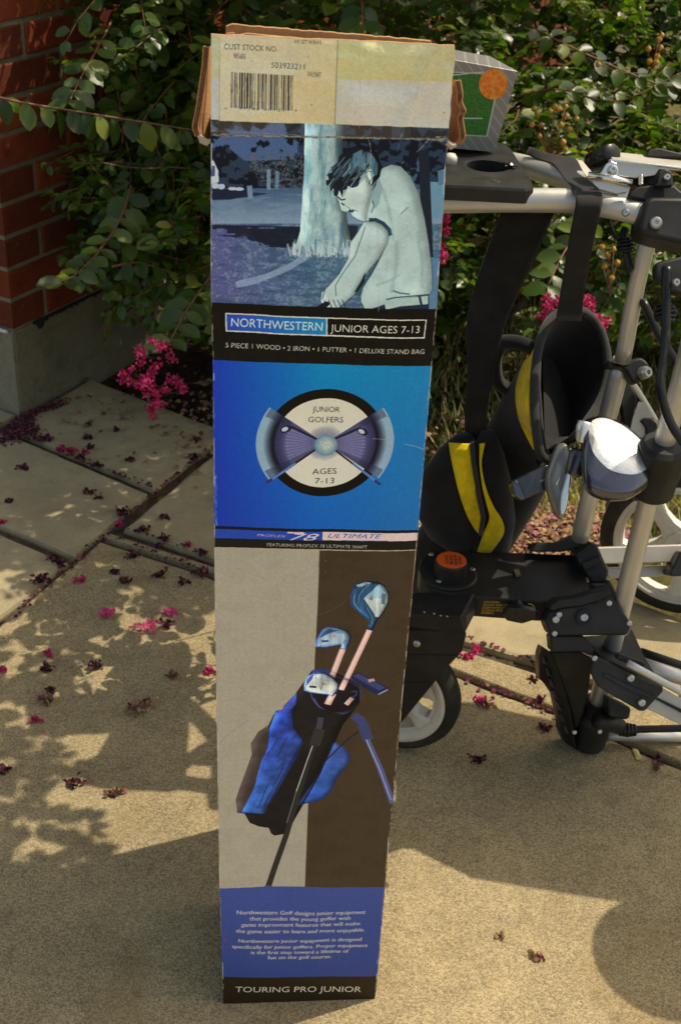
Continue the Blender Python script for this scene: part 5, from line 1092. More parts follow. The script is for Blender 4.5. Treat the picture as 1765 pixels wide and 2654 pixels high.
def wheel(C_, ax, R, wd, parent, spokes=6, ri=.62):
    ax = nrm(ax); wr_ = MB(); hub = MB()
    root = MB(); hw = wd/2
    prof = [(-hw*.75, R*.80), (-hw, R*.84), (-hw*.98, R*.90), (-hw*.7, R*.965), (-hw*.3, R), (hw*.3, R), (hw*.7, R*.965), (hw*.98, R*.90), (hw, R*.84), (hw*.75, R*.80), (-hw*.75, R*.80)]
    t = MB(); t.lathe(C_, ax, prof, 64, cap=False); w_ = t.build('tyre', M_RUBBER, parent, smooth=True)
    t = MB(); t.lathe(C_, ax, [(hw*.9, R*.82), (hw*.95, R*.78), (hw*.8, R*(ri+.08)), (hw*.55, R*(ri+.04)), (hw*.5, R*ri), (-hw*.5, R*ri), (-hw*.55, R*(ri+.04)), (-hw*.8, R*(ri+.08)), (-hw*.95, R*.78), (-hw*.9, R*.82)], 64, cap=False)
    u = nrm(np.cross(ax, (0, 0, 1))); v = np.cross(ax, u)
    for s in (-1, 1): t.lathe(C_+ax*hw*.78*s, ax, [(0, R*.745), (s*.0012, R*.735), (0, R*.725)], 64, cap=False)
    t.lathe(C_, ax, [(-hw*1.0, .002), (-hw*1.0, R*.13), (-hw*.8, R*.2), (hw*.8, R*.2), (hw*1.0, R*.13), (hw*1.0, .002)], 24)
    rim_ = t.build('rim', M_RIM, w_, smooth=True); rim_.modifiers.new('e', 'EDGE_SPLIT')
    for k in range(spokes):
        a = 2*math.pi*(k+.35)/spokes; d = u*math.cos(a)+v*math.sin(a); s_ = -u*math.sin(a)+v*math.cos(a); sp = MB(); rings = []
        for f_, wdt in ((.16, .15), (.3, .10), (.45, .085), (ri-.06, .12), (ri+.04, .20)):
            c = C_+d*R*f_; rings.append([c+s_*R*wdt+ax*hw*.55, c+s_*R*wdt*.5+ax*hw*.7, c-s_*R*wdt*.5+ax*hw*.7, c-s_*R*wdt+ax*hw*.55, c-s_*R*wdt-ax*hw*.55, c-s_*R*wdt*.5-ax*hw*.7, c+s_*R*wdt*.5-ax*hw*.7, c+s_*R*wdt-ax*hw*.55])
        sp.loft(rings, cap0=True, cap1=True); sp.build('spoke', M_RIM, w_)
    bolt(C_-ax*(-hw*1.0), ax, R*.07, M_ZINC, w_) if np.dot(ax, CF) < 0 else bolt(C_-ax*hw, -ax, R*.07, M_ZINC, w_)
    return w_
AX1 = nrm((-.34, -.94, .0)); CW = G(1022, 1788, .099); wheel(CW, AX1, .099, .036, cart)
FP = CW+AX1*.030
def fplane(pts): return [PL(x, y, FP, AX1) for x, y in pts]
b = MB(); b.prism(fplane([(985, 1612), (1203, 1640), (1206, 1648), (1197, 1690), (1152, 1738), (1042, 1872), (1004, 1900), (985, 1880)]), -AX1*.006); b.build('caster_fork', M_BLACK, cart, bevel=.0015)
b = MB(); b.prism(fplane([(985, 1592), (1196, 1598), (1207, 1641), (985, 1640)]), -AX1*.060); b.build('fork_crown', M_BLACK, cart, bevel=.003)
for ya, yb in ((1697, 1702), (1768, 1772)):
    b = MB(); b.prism([p+AX1*.0015 for p in fplane([(985, ya), (1190-(ya-1697)*.95, ya+1), (1186-(ya-1697)*.95, yb+2), (985, yb)])], -AX1*.003); b.build('fork_rib', M_BLACK, cart, bevel=.0008)
bolt(PL(1081, 1668, FP, AX1), AX1, .0055, M_ZINC, cart)
for (x, y) in ((1100, 1587), (1125, 1591), (1142, 1596), (1159, 1598)): bolt(PL(x, y, FP+AX1*.003, AX1), AX1, .0014, M_ZINC, cart)
ZA = .272
armtop = [(1085, 1470), (1092, 1445), (1120, 1427), (1200, 1426), (1490, 1436), (1520, 1490), (1533, 1545), (1500, 1557), (1400, 1557), (1180, 1541), (1125, 1528), (1094, 1503)]
b = MB(); b.prism([G(x, y, ZA) for x, y in armtop], V3(0, 0, -.036)); arm_o = b.build('folding_arm', M_BLACK, cart, bevel=.004)
b = MB(); b.lathe(G(1163, 1492, ZA), (0, 0, 1), [(-.002, .040), (.002, .040), (.0035, .037), (.0036, .02)], 40); b.build('knob_flange', M_BLACK, cart)
KC = G(1170, 1452, ZA+.026)
b = MB(); b.lathe(KC, (0, 0, 1), [(-.026, .0235), (-.003, .0225), (-.0005, .0215), (0, .021)], 40); kn = b.build('locking_knob', M_BLACK, cart)
b = MB(); b.lathe(KC, (0, 0, 1), [(.0002, .0208), (.0009, .0205), (.001, .001)], 40); b.build('orange_cap', M_ORANGE, kn)
# dark scrolled lettering on the cap, too small to read
b = MB(); r = random.Random(5)
for row in range(4):
    yy = -.010+row*.0062; x = -.013+abs(yy)*.3
    while x < .012-abs(yy)*.3:
        h = r.uniform(.003, .0048); p0 = KC+V3(yy*.35+x*.25, 0, .0014)+V3(0, 0, 0); c = KC+V3(-yy, x, .0013); b.tube([c+V3(0, 0, 0), c+V3(h*.6, r.uniform(-.001, .001), 0), c+V3(h, .0008, 0)], .00045, 4); x += r.uniform(.0018, .003)
b.build('cap_lettering', M_INKB, kn)
for (x, y) in ((1224, 1477), (1138, 1508), (1118, 1438)): bolt(G(x, y, ZA+.002), (0, 0, 1), .0042, M_ZINC, cart)
QA, QB = G(1180, 1541, ZA), G(1400, 1557, ZA); fn = nrm(np.cross(V3(0, 0, 1), QB-QA)); fn = fn if fn @ CF < 0 else -fn
def text3d(txt, A, B, cap, P, n_, m, parent, name='lettering', shear=0, off=.0008):
    a, b_ = PL(*A, P, n_), PL(*B, P, n_); h = np.linalg.norm(PL(A[0], A[1]-cap, P, n_)-a); d = b_-a; up = nrm(np.cross(n_, d)); 
    if up[2] < 0: up = -up
    t = text_tris(txt, shear); V = a+n_*off+t[..., :1]*d+t[..., 1:2]*h*up; V = V.reshape(-1, 3); o = MB(); o.add(V, [(i, i+1, i+2) for i in range(0, len(V), 3)]); return o.build(name, m, parent)
for s, xa, xb, y in (('CAUTION:', 1254, 1295, 1562.5), ('DO NOT TURN THIS', 1252, 1321, 1570), ('KNOB WITHOUT', 1250, 1308, 1577), ('FOLDING FRONT', 1248, 1310, 1584), ('WHEELS.', 1247, 1279, 1590.5)): text3d(s, (xa, y), (xb, y+.5), 5.2, QA, fn, M_INKY, arm_o, 'caution_lettering', .25)
b = MB(); b.tube([PL(x, y, QA, fn)+fn*.001 for x, y in ((1368, 1564), (1378, 1566), (1384, 1572), (1385, 1578))], [.0007, .0009, .0012, .0016], 6); b.build('arrow', M_INKY, arm_o)
wb = QA+fn*.020
b = MB(); b.prism([PL(x, y, wb, fn) for x, y in ((1302, 1591), (1318, 1577), (1352, 1577), (1393, 1588), (1394, 1606), (1353, 1619), (1312, 1611))], -fn*.012); kb = b.build('wing_knob', M_BLACKG, cart, bevel=.003)
b = MB(); b.lathe(PL(1340, 1572, QA, fn)-fn*.001, fn, [(0, .011), (.012, .010), (.014, .006)], 20); b.build('knob_stem', M_BLACKG, kb)
b = MB(); b.prism([G(x, y, ZA+.004) for x, y in ((1332, 1476), (1344, 1474), (1350, 1490), (1338, 1492))], V3(0, 0, -.003)); b.build('dry_leaf_fragment', mat('leaf_bit', (.16, .12, .04), .8), None, label='small brown dry leaf fragment lying on the flat black arm of the cart', cat='leaf')

# right-hand bracket assembly
plate('rear_bracket', kR((430, 300), (592, 168), (655, 192), (778, 470), (772, 520), (742, 602), (607, 602), (470, 400)), 1.80, .05, M_BLACK, cart, .004)
plate('bracket_rib', kR((500, 400), (690, 320), (720, 380), (530, 470)), 1.79, .02, M_PAINT, cart, .002)
plate('side_plate', kR((600, 600), (740, 600), (790, 560), (860, 700), (850, 780), (620, 780)), 1.78, .04, M_BLACK, cart, .003)
plate('lever_arm', kR((-30, 250), (0, 212), (60, 185), (262, 185), (420, 108), (575, 122), (585, 205), (540, 225), (300, 278), (-10, 278)), 1.83, .035, M_PAINT, cart, .004)
plate('pivot_plate', kR((128, 990), (190, 880), (300, 840), (500, 812), (640, 775), (760, 700), (830, 690), (850, 770), (1012, 1010), (985, 1110), (940, 1130), (520, 1132), (185, 1132)), 1.715, .05, M_PAINT, cart, .004)
plate('pivot_cap', kR((175, 830), (260, 760), (480, 740), (600, 690), (790, 660), (815, 690), (760, 745), (640, 790), (500, 830), (300, 850), (200, 880)), 1.705, .05, M_BLACK, cart, .004)
plate('lower_channel', kR((182, 1128), (520, 1130), (640, 1290), (630, 1345), (470, 1295), (200, 1300)), 1.725, .04, M_PAINT, cart, .003)
plate('lower_channel', kR((200, 1300), (480, 1293), (640, 1380), (600, 1500), (575, 1720), (520, 1900), (470, 2060), (430, 2080), (400, 1900), (300, 1560)), [1.735, 1.735, 1.735, 1.76, 1.80, 1.84, 1.86, 1.86, 1.83, 1.77], .03, M_BLACK, cart, .003)
fins = plate('fin_block', kR((95, 1240), (190, 1300), (300, 1570), (420, 2060), (450, 2300), (330, 2220), (280, 2100), (275, 2000), (215, 1740), (130, 1620), (70, 1580), (68, 1330)), [1.75, 1.75, 1.78, 1.84, 1.88, 1.88, 1.87, 1.86, 1.83, 1.81, 1.80, 1.77], .04, M_BLACK, cart, .003)
for k in range(7): 
    q = kR((88+k*38, 1330+k*118), (120+k*38, 1340+k*118), (150+k*38, 1430+k*118), (110+k*38, 1420+k*118)); plate('fin', q, 1.765+k*.0155, .01, M_PAINT, fins, .001)
ZB3 = None
front3 = kR((600, 1440), (640, 1330), (758, 1392), (960, 1500), (1290, 1640), (1335, 1652), (1335, 1702), (1152, 1900), (1100, 1905), (760, 1712), (670, 1650), (600, 1520))
plate('clamp_front', front3, 1.70, .012, M_PAINT, cart, .003)
top3 = kR((505, 1135), (740, 1122), (960, 1130), (1012, 1050), (1160, 1400), (1335, 1652), (1290, 1640), (960, 1498), (758, 1388), (640, 1290))
plate('clamp_top', top3, [1.80, 1.82, 1.83, 1.85, 1.78, 1.71, 1.705, 1.705, 1.705, 1.72], .012, M_BLACK, cart, .002, dirv=V3(0, 0, -1))
plate('clamp_rib', kR((720, 1520), (760, 1525), (1250, 1760), (1240, 1785), (1000, 1700), (720, 1545)), 1.696, .006, M_BLACK, cart, .001)
plate('slot_block', kR((850, 1335), (900, 1318), (1140, 1400), (1160, 1420), (1140, 1452), (960, 1412), (880, 1385)), 1.70, .02, M_BLACKG, cart, .003)
plate('inner_block', kR((760, 1750), (1010, 1870), (990, 1985), (930, 1990), (780, 1960)), 1.80, .05, M_BLACK, cart, .004)
for (x, y, zc, rr) in ((632, 1362, 1.70, .005), (1000, 1565, 1.697, .0066), (1112, 1815, 1.697, .0066), (985, 1005, 1.715, .005), (780, 800, 1.705, .005), (272, 915, 1.712, .0055), (238, 967, 1.710, .0065), (225, 1110, 1.712, .005), (428, 2118, 1.80, .004), (685, 2112, 1.79, .004)): bolt(PT(*kR((x, y))[0], zc), nrm(-CF+V3(0, 0, -.15)), rr*.8, M_ZINC, cart)
b = MB(); c = PT(*kR((525, 945))[0], 1.712); b.lathe(c, -CF, [(0, .0105), (.0025, .0105), (.0025, .0078), (.0005, .0075)], 24); b.build('bolt_recess', M_BLACKG, cart); bolt(c-CF*.0005, -CF, .0058, M_ZINC, cart)
# main tubes
TB = [PT(1546, 1832, 1.86), PT(1583, 1690, 1.79), PT(1664, 1362, 1.645), PT(1712, 1180, 1.57), PT(1764, 1000, 1.50), PT(1800, 860, 1.45)]
b = MB(); b.tube(catmull(TB, 5), .0128, 24); b.build('main_tube', M_ALU, cart, smooth=True)
b = MB(); d = nrm(TB[1]-TB[0]); b.lathe(TB[0], d, [(-.075, .026), (-.055, .028), (-.02, .0275), (-.012, .021), (.010, .0195), (.012, .0140)], 28); b.build('foot_collar', M_BLACK, cart, smooth=True).modifiers.new('e', 'EDGE_SPLIT')
b = MB(); c = PT(1705, 1214, 1.578); d = nrm(TB[3]-TB[2]); b.lathe(c, d, [(-.041, .022), (-.036, .027), (.034, .029), (.040, .024), (.0405, .013)], 28); b.build('tube_collar', M_BLACK, cart, smooth=True).modifiers.new('e', 'EDGE_SPLIT')
plate('collar_lug', kC((1210, 300), (1310, 262), (1490, 310), (1530, 490), (1500, 560), (1440, 700), (1420, 830), (1380, 845), (1215, 835), (1150, 700)), 1.585, .05, M_BLACK, cart, .005)
plate('collar_lug', kC((1440, 560), (1568, 500), (1568, 680), (1440, 760)), 1.60, .03, M_BLACK, cart, .005)
bolt(PT(*kC((1305, 378))[0], 1.58), nrm(-CF), .005, mat('brass_screw', (.6, .48, .2), .3, 1.0), cart)
A1 = [PT(1688, 590, 1.535), PT(1650, 740, 1.575), PT(1613, 935, 1.64)]
b = MB(); b.tube(catmull(A1, 5), .0104, 24); b.build('side_tube', M_ALU, cart, smooth=True)
b = MB(); b.tube(catmull([PT(1613, 930, 1.66), PT(1560, 1140, 1.72), PT(1532, 1272, 1.75), PT(1503, 1395, 1.80)], 5), .0125, 24); b.build('side_tube', M_ALU, cart, smooth=True)
plate('tube_joint', kM((340, 1500), (440, 1540), (560, 1550), (640, 1490), (740, 1475), (825, 1540), (836, 1600), (800, 1720), (720, 1770), (640, 1792), (560, 1640), (500, 1600), (340, 1590)), 1.635, .03, M_BLACK, cart, .004)
bolt(PT(*kM((750, 1660))[0], 1.63), nrm(-CF+CR*.5), .0085, M_ZINC, cart, h=.012)
pxtube('brace', kM((500, 1610), (690, 1870), (930, 2270)), [1.68, 1.70, 1.72], .0042, M_ALU, cart)
plate('brace_web', kM((480, 1640), (560, 1700), (690, 1960), (600, 2340), (560, 2340), (470, 1900)), 1.72, .02, M_BLACK, cart, .003)
plate('latch_plate', kM((700, 2000), (762, 2000), (868, 2170), (850, 2195), (760, 2190), (730, 2230), (760, 2260), (830, 2270), (800, 2358), (760, 2480), (590, 2400), (640, 2180)), 1.70, .002, M_SHEET, cart, .0004)
plate('latch_block', kM((240, 1900), (480, 1880), (500, 2180), (420, 2290), (200, 2280), (160, 2200)), 1.76, .04, M_BLACK, cart, .005)
plate('latch_hook', kM((725, 2220), (760, 2195), (850, 2200), (930, 2262), (900, 2358), (1000, 2500), (800, 2500), (790, 2300)), 1.695, .01, M_BLACK, cart, .002)
# lower bars and rear wheel
RW = G(1768, 1408, .137); wheel(RW, AX1, .137, .034, cart, 5, .71)
for pts, zc, th_ in (([(1548, 1419), (1790, 1411), (1790, 1457), (1566, 1462)], 2.0, .03), ([(1566, 1473), (1790, 1463), (1790, 1492), (1580, 1500)], 2.03, .02)): plate('frame_bar', pts, zc, th_, M_SHEET, cart, .002)
plate('bar_slider', kR((1400, 500), (1500, 290), (1513, 270), (1600, 280), (1600, 520), (1420, 530)), 1.97, .05, M_BLACKG, cart, .005)
pxtube('control_rod', [(1660, 1690), (1790, 1734)], 1.86, .0065, M_BLACK, cart)
pxtube('lower_tube', [(1660, 1722), (1800, 1768)], 1.82, .011, M_ALU, cart)
pxtube('link_rod', kR((968, 1410), (1513, 1705), (1700, 1805)), 1.68, .0050, M_ALU, cart)
plate('flat_link', kR((1150, 1868), (1330, 1665), (1620, 1830), (1620, 2095), (1513, 2045)), 1.76, .012, M_SHEET, cart, .001)
plate('link_slot', kR((1258, 1785), (1280, 1765), (1620, 1930), (1600, 1965)), 1.756, .006, M_BLACKG, cart, .001)
pxtube('base_tube', [(1560, 1906), (1790, 1910)], [1.90, 1.92], .0085, M_ALU, cart)
pxtube('brake_cable', [(1618, 1892), (1700, 1890), (1800, 1888)], 1.85, .0055, M_BLACKG, cart)
pxtube('cable_boot', [(1546, 1868), (1575, 1874), (1606, 1884)], [1.82, 1.83, 1.85], [.012]*11, M_BLACK, cart)
b = MB(); c = PT(1624, 1893, 1.85)
for k in range(5): b.lathe(c+CR*(k*.005-.009), CR, [(-.003, .006), (-.002, .0105-.0008*abs(k-2)), (.002, .0105-.0008*abs(k-2)), (.003, .006)], 16)
b.build('cable_grommet', M_BLACKG, cart, smooth=True)
# cords, knots, upper right hinge
def knot(x, y, zc, s):
    b = MB(); c = PT(x, y, zc)
    for k in range(5):
        pts = [c+(CR*math.cos(a)*s*(1-.1*abs(k-2))+CF*math.sin(a)*s)+CU*(k-2)*s*.33+CU*math.sin(a+k)*s*.15 for a in np.linspace(0, 6.3, 18)]; b.tube(pts, s*.2, 6)
    b.lathe(c, CU, [(-s*.8, .001), (-s*.5, s*.7), (s*.5, s*.7), (s*1.1, s*.4), (s*1.3, .001)], 12); b.build('elastic_knot', M_BLACKG, cart, smooth=True)
knot(1621, 636, 1.56, .0098); knot(1724, 812, 1.5, .0115)
pxtube('elastic_cord', [(1578, 570), (1592, 605), (1610, 640)], 1.555, .0016, M_BLACKG, cart); pxtube('elastic_cord', [(1622, 590), (1616, 610), (1622, 636), (1626, 670), (1632, 700)], 1.56, .0050, M_BLACKG, cart)
pxtube('elastic_cord', [(1664, 775), (1715, 880), (1770, 960)], 1.58, .0052, M_BLACKG, cart)
pxtube('elastic_cord', [(1729, 690), (1727, 760), (1724, 900), (1712, 1000), (1735, 1090), (1775, 1150)], [1.47, 1.47, 1.47, 1.46, 1.46, 1.46], .0055, M_BLACKG, cart)
plate('upper_plate', kM((900, 385), (940, 345), (1202, 285), (1300, 280), (1300, 760), (1180, 730), (1020, 690), (1000, 580), (905, 550)), 1.47, .02, M_BLACK, cart, .004)
bolt(PT(*kM((1138, 600))[0], 1.465), nrm(-CF), .0048, M_ZINC, cart, h=.006)
# handle tubes, tray
T1 = [PT(1020, 522, 1.555), PT(1170, 520, 1.55), PT(1330, 518, 1.54), PT(1490, 520, 1.53), PT(1590, 535, 1.52), PT(1690, 560, 1.51)]
b = MB(); b.tube(catmull(T1, 6), .0145, 28); b.build('handle_tube', M_ALU, cart, smooth=True)
b = MB(); b.tube(catmull([PT(1130, 396, 1.74), PT(1200, 402, 1.72), PT(1350, 428, 1.66), PT(1473, 462, 1.60), PT(1590, 512, 1.545), PT(1680, 556, 1.51)], 6), .0145, 28); b.build('handle_tube', M_ALU, cart, smooth=True)
ZT = .822
tray_px = [(1080, 470), (1140, 380), (1180, 366), (1291, 366), (1312, 370), (1325, 385), (1384, 478), (1383, 486), (1370, 489), (1150, 478)]
tp = [G(x, y, ZT) for x, y in tray_px]; hc = G(1264, 427, ZT); hr = .0262; n_h = 48; outer = []; hole = []
for k in range(n_h):
    a = 2*math.pi*k/n_h; d = V3(math.cos(a), math.sin(a), 0); best_t = 9
    for i in range(len(tp)):
        p, q = tp[i][:2], tp[(i+1) % len(tp)][:2]; e_ = q-p; M_ = np.array([[d[0], -e_[0]], [d[1], -e_[1]]]); 
        if abs(np.linalg.det(M_)) < 1e-12: continue
        t_, s_ = np.linalg.solve(M_, p-hc[:2])
        if t_ > 0 and -1e-6 <= s_ <= 1+1e-6: best_t = min(best_t, t_)
    outer.append(hc+d*best_t); hole.append(hc+d*hr)
b = MB(); b.loft([[p*1.0+V3(0, 0, -.018) for p in outer], [p+V3(0, 0, -.003) for p in outer], [hc+(p-hc)*.985 for p in outer], [hc+(p-hc)*(1+.004/hr) for p in hole], [p+V3(0, 0, -.001) for p in hole], [p+V3(0, 0, -.030) for p in hole]], cap1=True)
b.build('console_tray', M_PLASTIC if False else M_BLACK, cart)
b = MB(); b.lathe(G(1285, 468, ZT), (0, 0, 1), [(.0001, .0055), (.0006, .005), (.0004, .001)], 16); b.build('screw_hole', M_INKB, cart)
b = MB(); c = G(1322, 428, ZT+.003); 
for a in range(5): b.tube([c, c+V3(math.cos(a*1.3)*.010, math.sin(a*1.3)*.008, .003*math.sin(a))], .0012, 5)
b.lathe(c, (0, 0, 1), [(-.003, .004), (.002, .005), (.004, .002)], 8); b.build('cable_tie', M_BLACKG, cart)
b = MB(); b.lathe(G(1168, 414, ZT+.004), (0, 0, 1), [(-.004, .008), (.004, .008), (.008, .005)], 16); b.build('tee_holder', M_RIM, cart, smooth=True)
# chrome cam lever
plate('lever_top', kH((735, 128), (1140, 168), (1160, 190), (1568, 225), (1640, 240), (1640, 318), (1568, 312), (805, 216)), [1.56, 1.56, 1.55, 1.55, 1.55, 1.5, 1.5, 1.5], .004, M_SHEET, cart, .001, dirv=V3(0, 0, -1))
plate('lever_side', kH((668, 380), (720, 280), (800, 217), (1568, 312), (1640, 322), (1640, 350), (1320, 335), (1280, 400), (1060, 430), (880, 405)), 1.50, .004, M_CHROMEW, cart, .0008)
plate('lever_lip', kH((760, 226), (800, 213), (1568, 305), (1640, 315), (1640, 330), (1568, 328), (810, 240)), 1.495, .006, M_CHROME, cart, .002)
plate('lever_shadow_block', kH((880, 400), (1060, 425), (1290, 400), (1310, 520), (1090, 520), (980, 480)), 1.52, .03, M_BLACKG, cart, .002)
plate('grey_cover', kH((1205, 125), (1250, 100), (1330, 93), (1568, 150), (1640, 160), (1640, 215), (1540, 203), (1180, 192)), 1.545, .01, M_PAINT, cart, .002)
b = MB(); b.lathe(PT(*kH((690, 205))[0], 1.535), nrm(CF+CR*-.4), [(-.022, .010), (-.020, .0125), (.02, .0125), (.022, .01)], 20); b.build('lever_roller', M_BLACKG, cart, smooth=True)
b = MB(); pn = nrm(PT(*kH((1020, 487))[0], 1.49)-PT(*kH((540, 400))[0], 1.49)); b.tube([PT(*kH((535, 398))[0], 1.492), PT(*kH((780, 430))[0], 1.492), PT(*kH((1020, 490))[0], 1.492)], .0042, 16); b.build('hinge_pin', M_CHROME, cart, smooth=True)
plate('hinge_leaf', kH((535, 400), (1018, 498), (985, 578), (860, 600), (660, 555), (600, 500)), 1.496, .002, M_CHROMEW, cart, .0005)
plate('hinge_leaf', kH((410, 225), (470, 235), (590, 378), (535, 430), (480, 360)), [1.53, 1.53, 1.50, 1.495, 1.50], .002, M_SHEET, cart, .0005)
plate('hinge_leaf', kH((640, 540), (870, 570), (985, 580), (970, 645), (870, 635), (860, 600), (690, 562), (680, 596)), 1.500, .002, M_CHROMEW, cart, .0005)
plate('rivet_tab', kH((665, 382), (730, 270), (790, 235), (850, 265), (872, 330), (868, 405)), 1.489, .003, M_CHROME, cart, .001); bolt(PT(*kH((805, 340))[0], 1.488), nrm(-CF), .0058, M_ZINC, cart)
b = MB()
for k in range(8): b.lathe(PT(*kH((1122, 400+k*14))[0], 1.49), CU, [(-.0012, .0022), (0, .0034), (.0012, .0022)], 10)
b.build('spring', M_CHROME, cart, smooth=True)
plate('lever_base', kH((975, 640), (1010, 580), (1090, 520), (1210, 505), (1500, 510), (1568, 570), (1640, 580), (1640, 680), (1190, 690)), 1.50, .03, M_BLACK, cart, .003)
plate('lever_lug', kH((1270, 520), (1305, 480), (1320, 360), (1390, 322), (1450, 345), (1478, 400), (1482, 520)), 1.485, .012, M_BLACK, cart, .003); bolt(PT(*kH((1408, 425))[0], 1.484), nrm(-CF), .0042, M_ZINC, cart, h=.004)
plate('hinge_block', kH((1108, 960), (1120, 860), (1165, 700), (1200, 655), (1260, 632), (1640, 640), (1700, 1180), (1568, 1160), (1290, 1095), (1108, 1030)), 1.475, .055, M_BLACK, cart, .006)
bolt(PT(*kH((1288, 935))[0], 1.474), nrm(-CF+CR*-.1), .0074, M_ZINC, cart, h=.006); bolt(PT(*kH((950, 820))[0], 1.503), nrm(-CF+CR*-.1), .0046, M_ZINC, cart, h=.004)
# webbing
S1L = [(1362, 398), (1400, 414), (1433, 426), (1460, 458), (1488, 494), (1492, 523), (1486, 560), (1474, 620), (1458, 720), (1440, 830)]
S1R = [(1372, 380), (1432, 400), (1492, 411), (1521, 462), (1556, 495), (1561, 523), (1553, 560), (1540, 620), (1520, 720), (1506, 830)]
ribbon('webbing_strap', S1L, S1R, [1.64, 1.625, 1.605, 1.565, 1.507, 1.492, 1.50, 1.53, 1.60, 1.69], M_WEB, cart)
# out-of-sight rest of the cart, with shapes added only to shade the paving
b = MB(); b.prism([V3(.50, 1.42, .80), V3(.60, 1.36, .80), V3(.80, 1.33, .80), V3(1.02, 1.36, .80), V3(1.05, 1.60, .80), V3(.60, 1.72, .80), V3(.50, 1.60, .80)], V3(0, 0, -.03)); b.build('shade_board', M_BLACK, cart, bevel=.01)  # unseen board added to cast the shade at lower right
b = MB(); b.prism([V3(-.13, 1.155, .80), V3(.05, 1.145, .80), V3(.06, 1.38, .80), V3(.025, 1.343, .80)], V3(0, 0, -.03)); b.build('shade_pad', M_BLACK, cart, bevel=.01)  # hidden slab added behind the carton to fill a gap in the shade
b = MB(); b.prism([V3(-.05, 1.17, .77), V3(.045, 1.16, .77), V3(.045, 1.34, .77), V3(.02, 1.31, .77)], V3(0, 0, -.5)); b.build('shade_block', M_NYLON, cart, bevel=.01)  # hidden block added under the slab to close the shade left of the carton
b = MB(); b.lathe(V3(.84, 1.25, .80), (0, 0, 1), [(-.02, .085), (-.01, .095), (.0, .095), (.004, .08)], 36); b.build('shade_disc', M_BLACK, cart)  # unseen disc added for the rounded shadow on the paving
b = MB(); b.tube([V3(.86, 1.22, .79), V3(.84, 1.40, .79)], .018, 12); b.tube([V3(.95, 1.5, .79), V3(.95, 1.6, .4), V3(.9, 1.8, .14)], .013, 12); b.build('rear_tube', M_ALU, cart, smooth=True)
wheel(V3(.92, 1.83, .137), AX1, .137, .034, cart, 5, .71)

# ------------------------------------------------------------------ golf bag with clubs
bag = empty('golf_bag', tuple(PT(1180, 1460, 1.95)), 'black nylon golf bag with yellow panels hanging open on the cart', 'golf bag')
def bvh_of(objs):
    v = []; f = []
    dg = bpy.context.evaluated_depsgraph_get()
    for o in objs:
        me = o.data; b0 = len(v); off = wloc(o); v += [tuple(np.array(q.co)+off) for q in me.vertices]; f += [tuple(b0+i for i in p.vertices) for p in me.polygons]
    return BVHTree.FromPolygons(v, f)
def on(bv, x, y, off, fallback):
    r_ = nrm(ray(x, y)); h = bv.ray_cast(Vector(CC), Vector(r_))
    if h[0] is None: return PT(x, y, fallback)
    return np.array(h[0])-r_*off
def patch(name, A, B, bv, m, parent, off=.0015, fb=1.75, k=6, cols=5, thick=.0015):
    ca = catmull([np.array(p, float) for p in A], k); cb = catmull([np.array(p, float) for p in B], k); n_ = min(len(ca), len(cb)); rows_ = []
    for i in range(n_):
        a_ = ca[int(i*(len(ca)-1)/(n_-1))]; b_ = cb[int(i*(len(cb)-1)/(n_-1))]; rows_.append([on(bv, *(a_*(1-t)+b_*t), off, fb) for t in np.linspace(0, 1, cols)])
    o = MB(); o.loft(rows_, closed=False); return o.build(name, m, parent, smooth=True, solid=thick)
def ringc(x, y, zc, r_, ax, n_=36, sq=1.0):
    ax = nrm(ax); u = nrm(np.cross(ax, CF)); v = np.cross(ax, u); c = PT(x, y, zc); return [c+u*r_*math.cos(2*math.pi*k/n_)+v*r_*sq*math.sin(2*math.pi*k/n_) for k in range(n_)]
# mouth ring traced point by point, tilted so that it opens towards the right and the viewer
mouth_px = [(1577, 960), (1570, 900), (1553, 850), (1522, 812), (1480, 800), (1440, 815), (1412, 850), (1396, 900), (1387, 960), (1384, 1020), (1386, 1080), (1392, 1130), (1402, 1178), (1425, 1192), (1455, 1170), (1487, 1135), (1520, 1095), (1550, 1050), (1568, 1005)]
n_m = 40; cm = catmull([np.array(p, float) for p in mouth_px+[mouth_px[0]]], 8); mouth = []
for k in range(n_m):
    x, y = cm[int(k*(len(cm)-1)/n_m)]; mouth.append(PT(x, y, 1.70+.0006*(x-1480)*.9-.00010*(y-990)))
mc = sum(mouth)/n_m; mn = nrm(np.cross(mouth[0]-mc, mouth[n_m//4]-mc)); mn = mn if mn @ CF < 0 else -mn
def align(ring, ref):   # start index and direction follow the mouth
    best_ = None
    for dr in (1, -1):
        for s_ in range(len(ring)):
            q = [ring[(s_+dr*i) % len(ring)] for i in range(len(ring))]; c_ = sum(q)/len(q); e_ = sum(np.linalg.norm((q[i]-c_)-(ref[i]-sum(ref)/len(ref))) for i in range(0, len(q), 4))
            if best_ is None or e_ < best_[0]: best_ = (e_, q)
    return best_[1]
AXB = PT(1130, 1520, 2.0)-PT(1440, 1010, 1.74)
r1 = align(ringc(1410, 1062, 1.80, .060, AXB, n_m), mouth); r2 = align(ringc(1362, 1145, 1.86, .060, AXB, n_m), r1); r3 = align(ringc(1290, 1270, 1.92, .064, AXB, n_m), r2); r4 = align(ringc(1190, 1420, 1.97, .068, AXB, n_m), r3); r5 = align(ringc(1140, 1500, 2.0, .066, AXB, n_m), r4)
rm = [mouth[i]*.55+r1[i]*.45 for i in range(n_m)]
b = MB(); b.loft([mouth, rm, r1, r2, r3, r4, r5], cap1=True); body = b.build('bag_body', M_NYLON, bag, smooth=True)
def shr_(ring, k): c_ = sum(ring)/len(ring); return [c_+(p-c_)*k for p in ring]
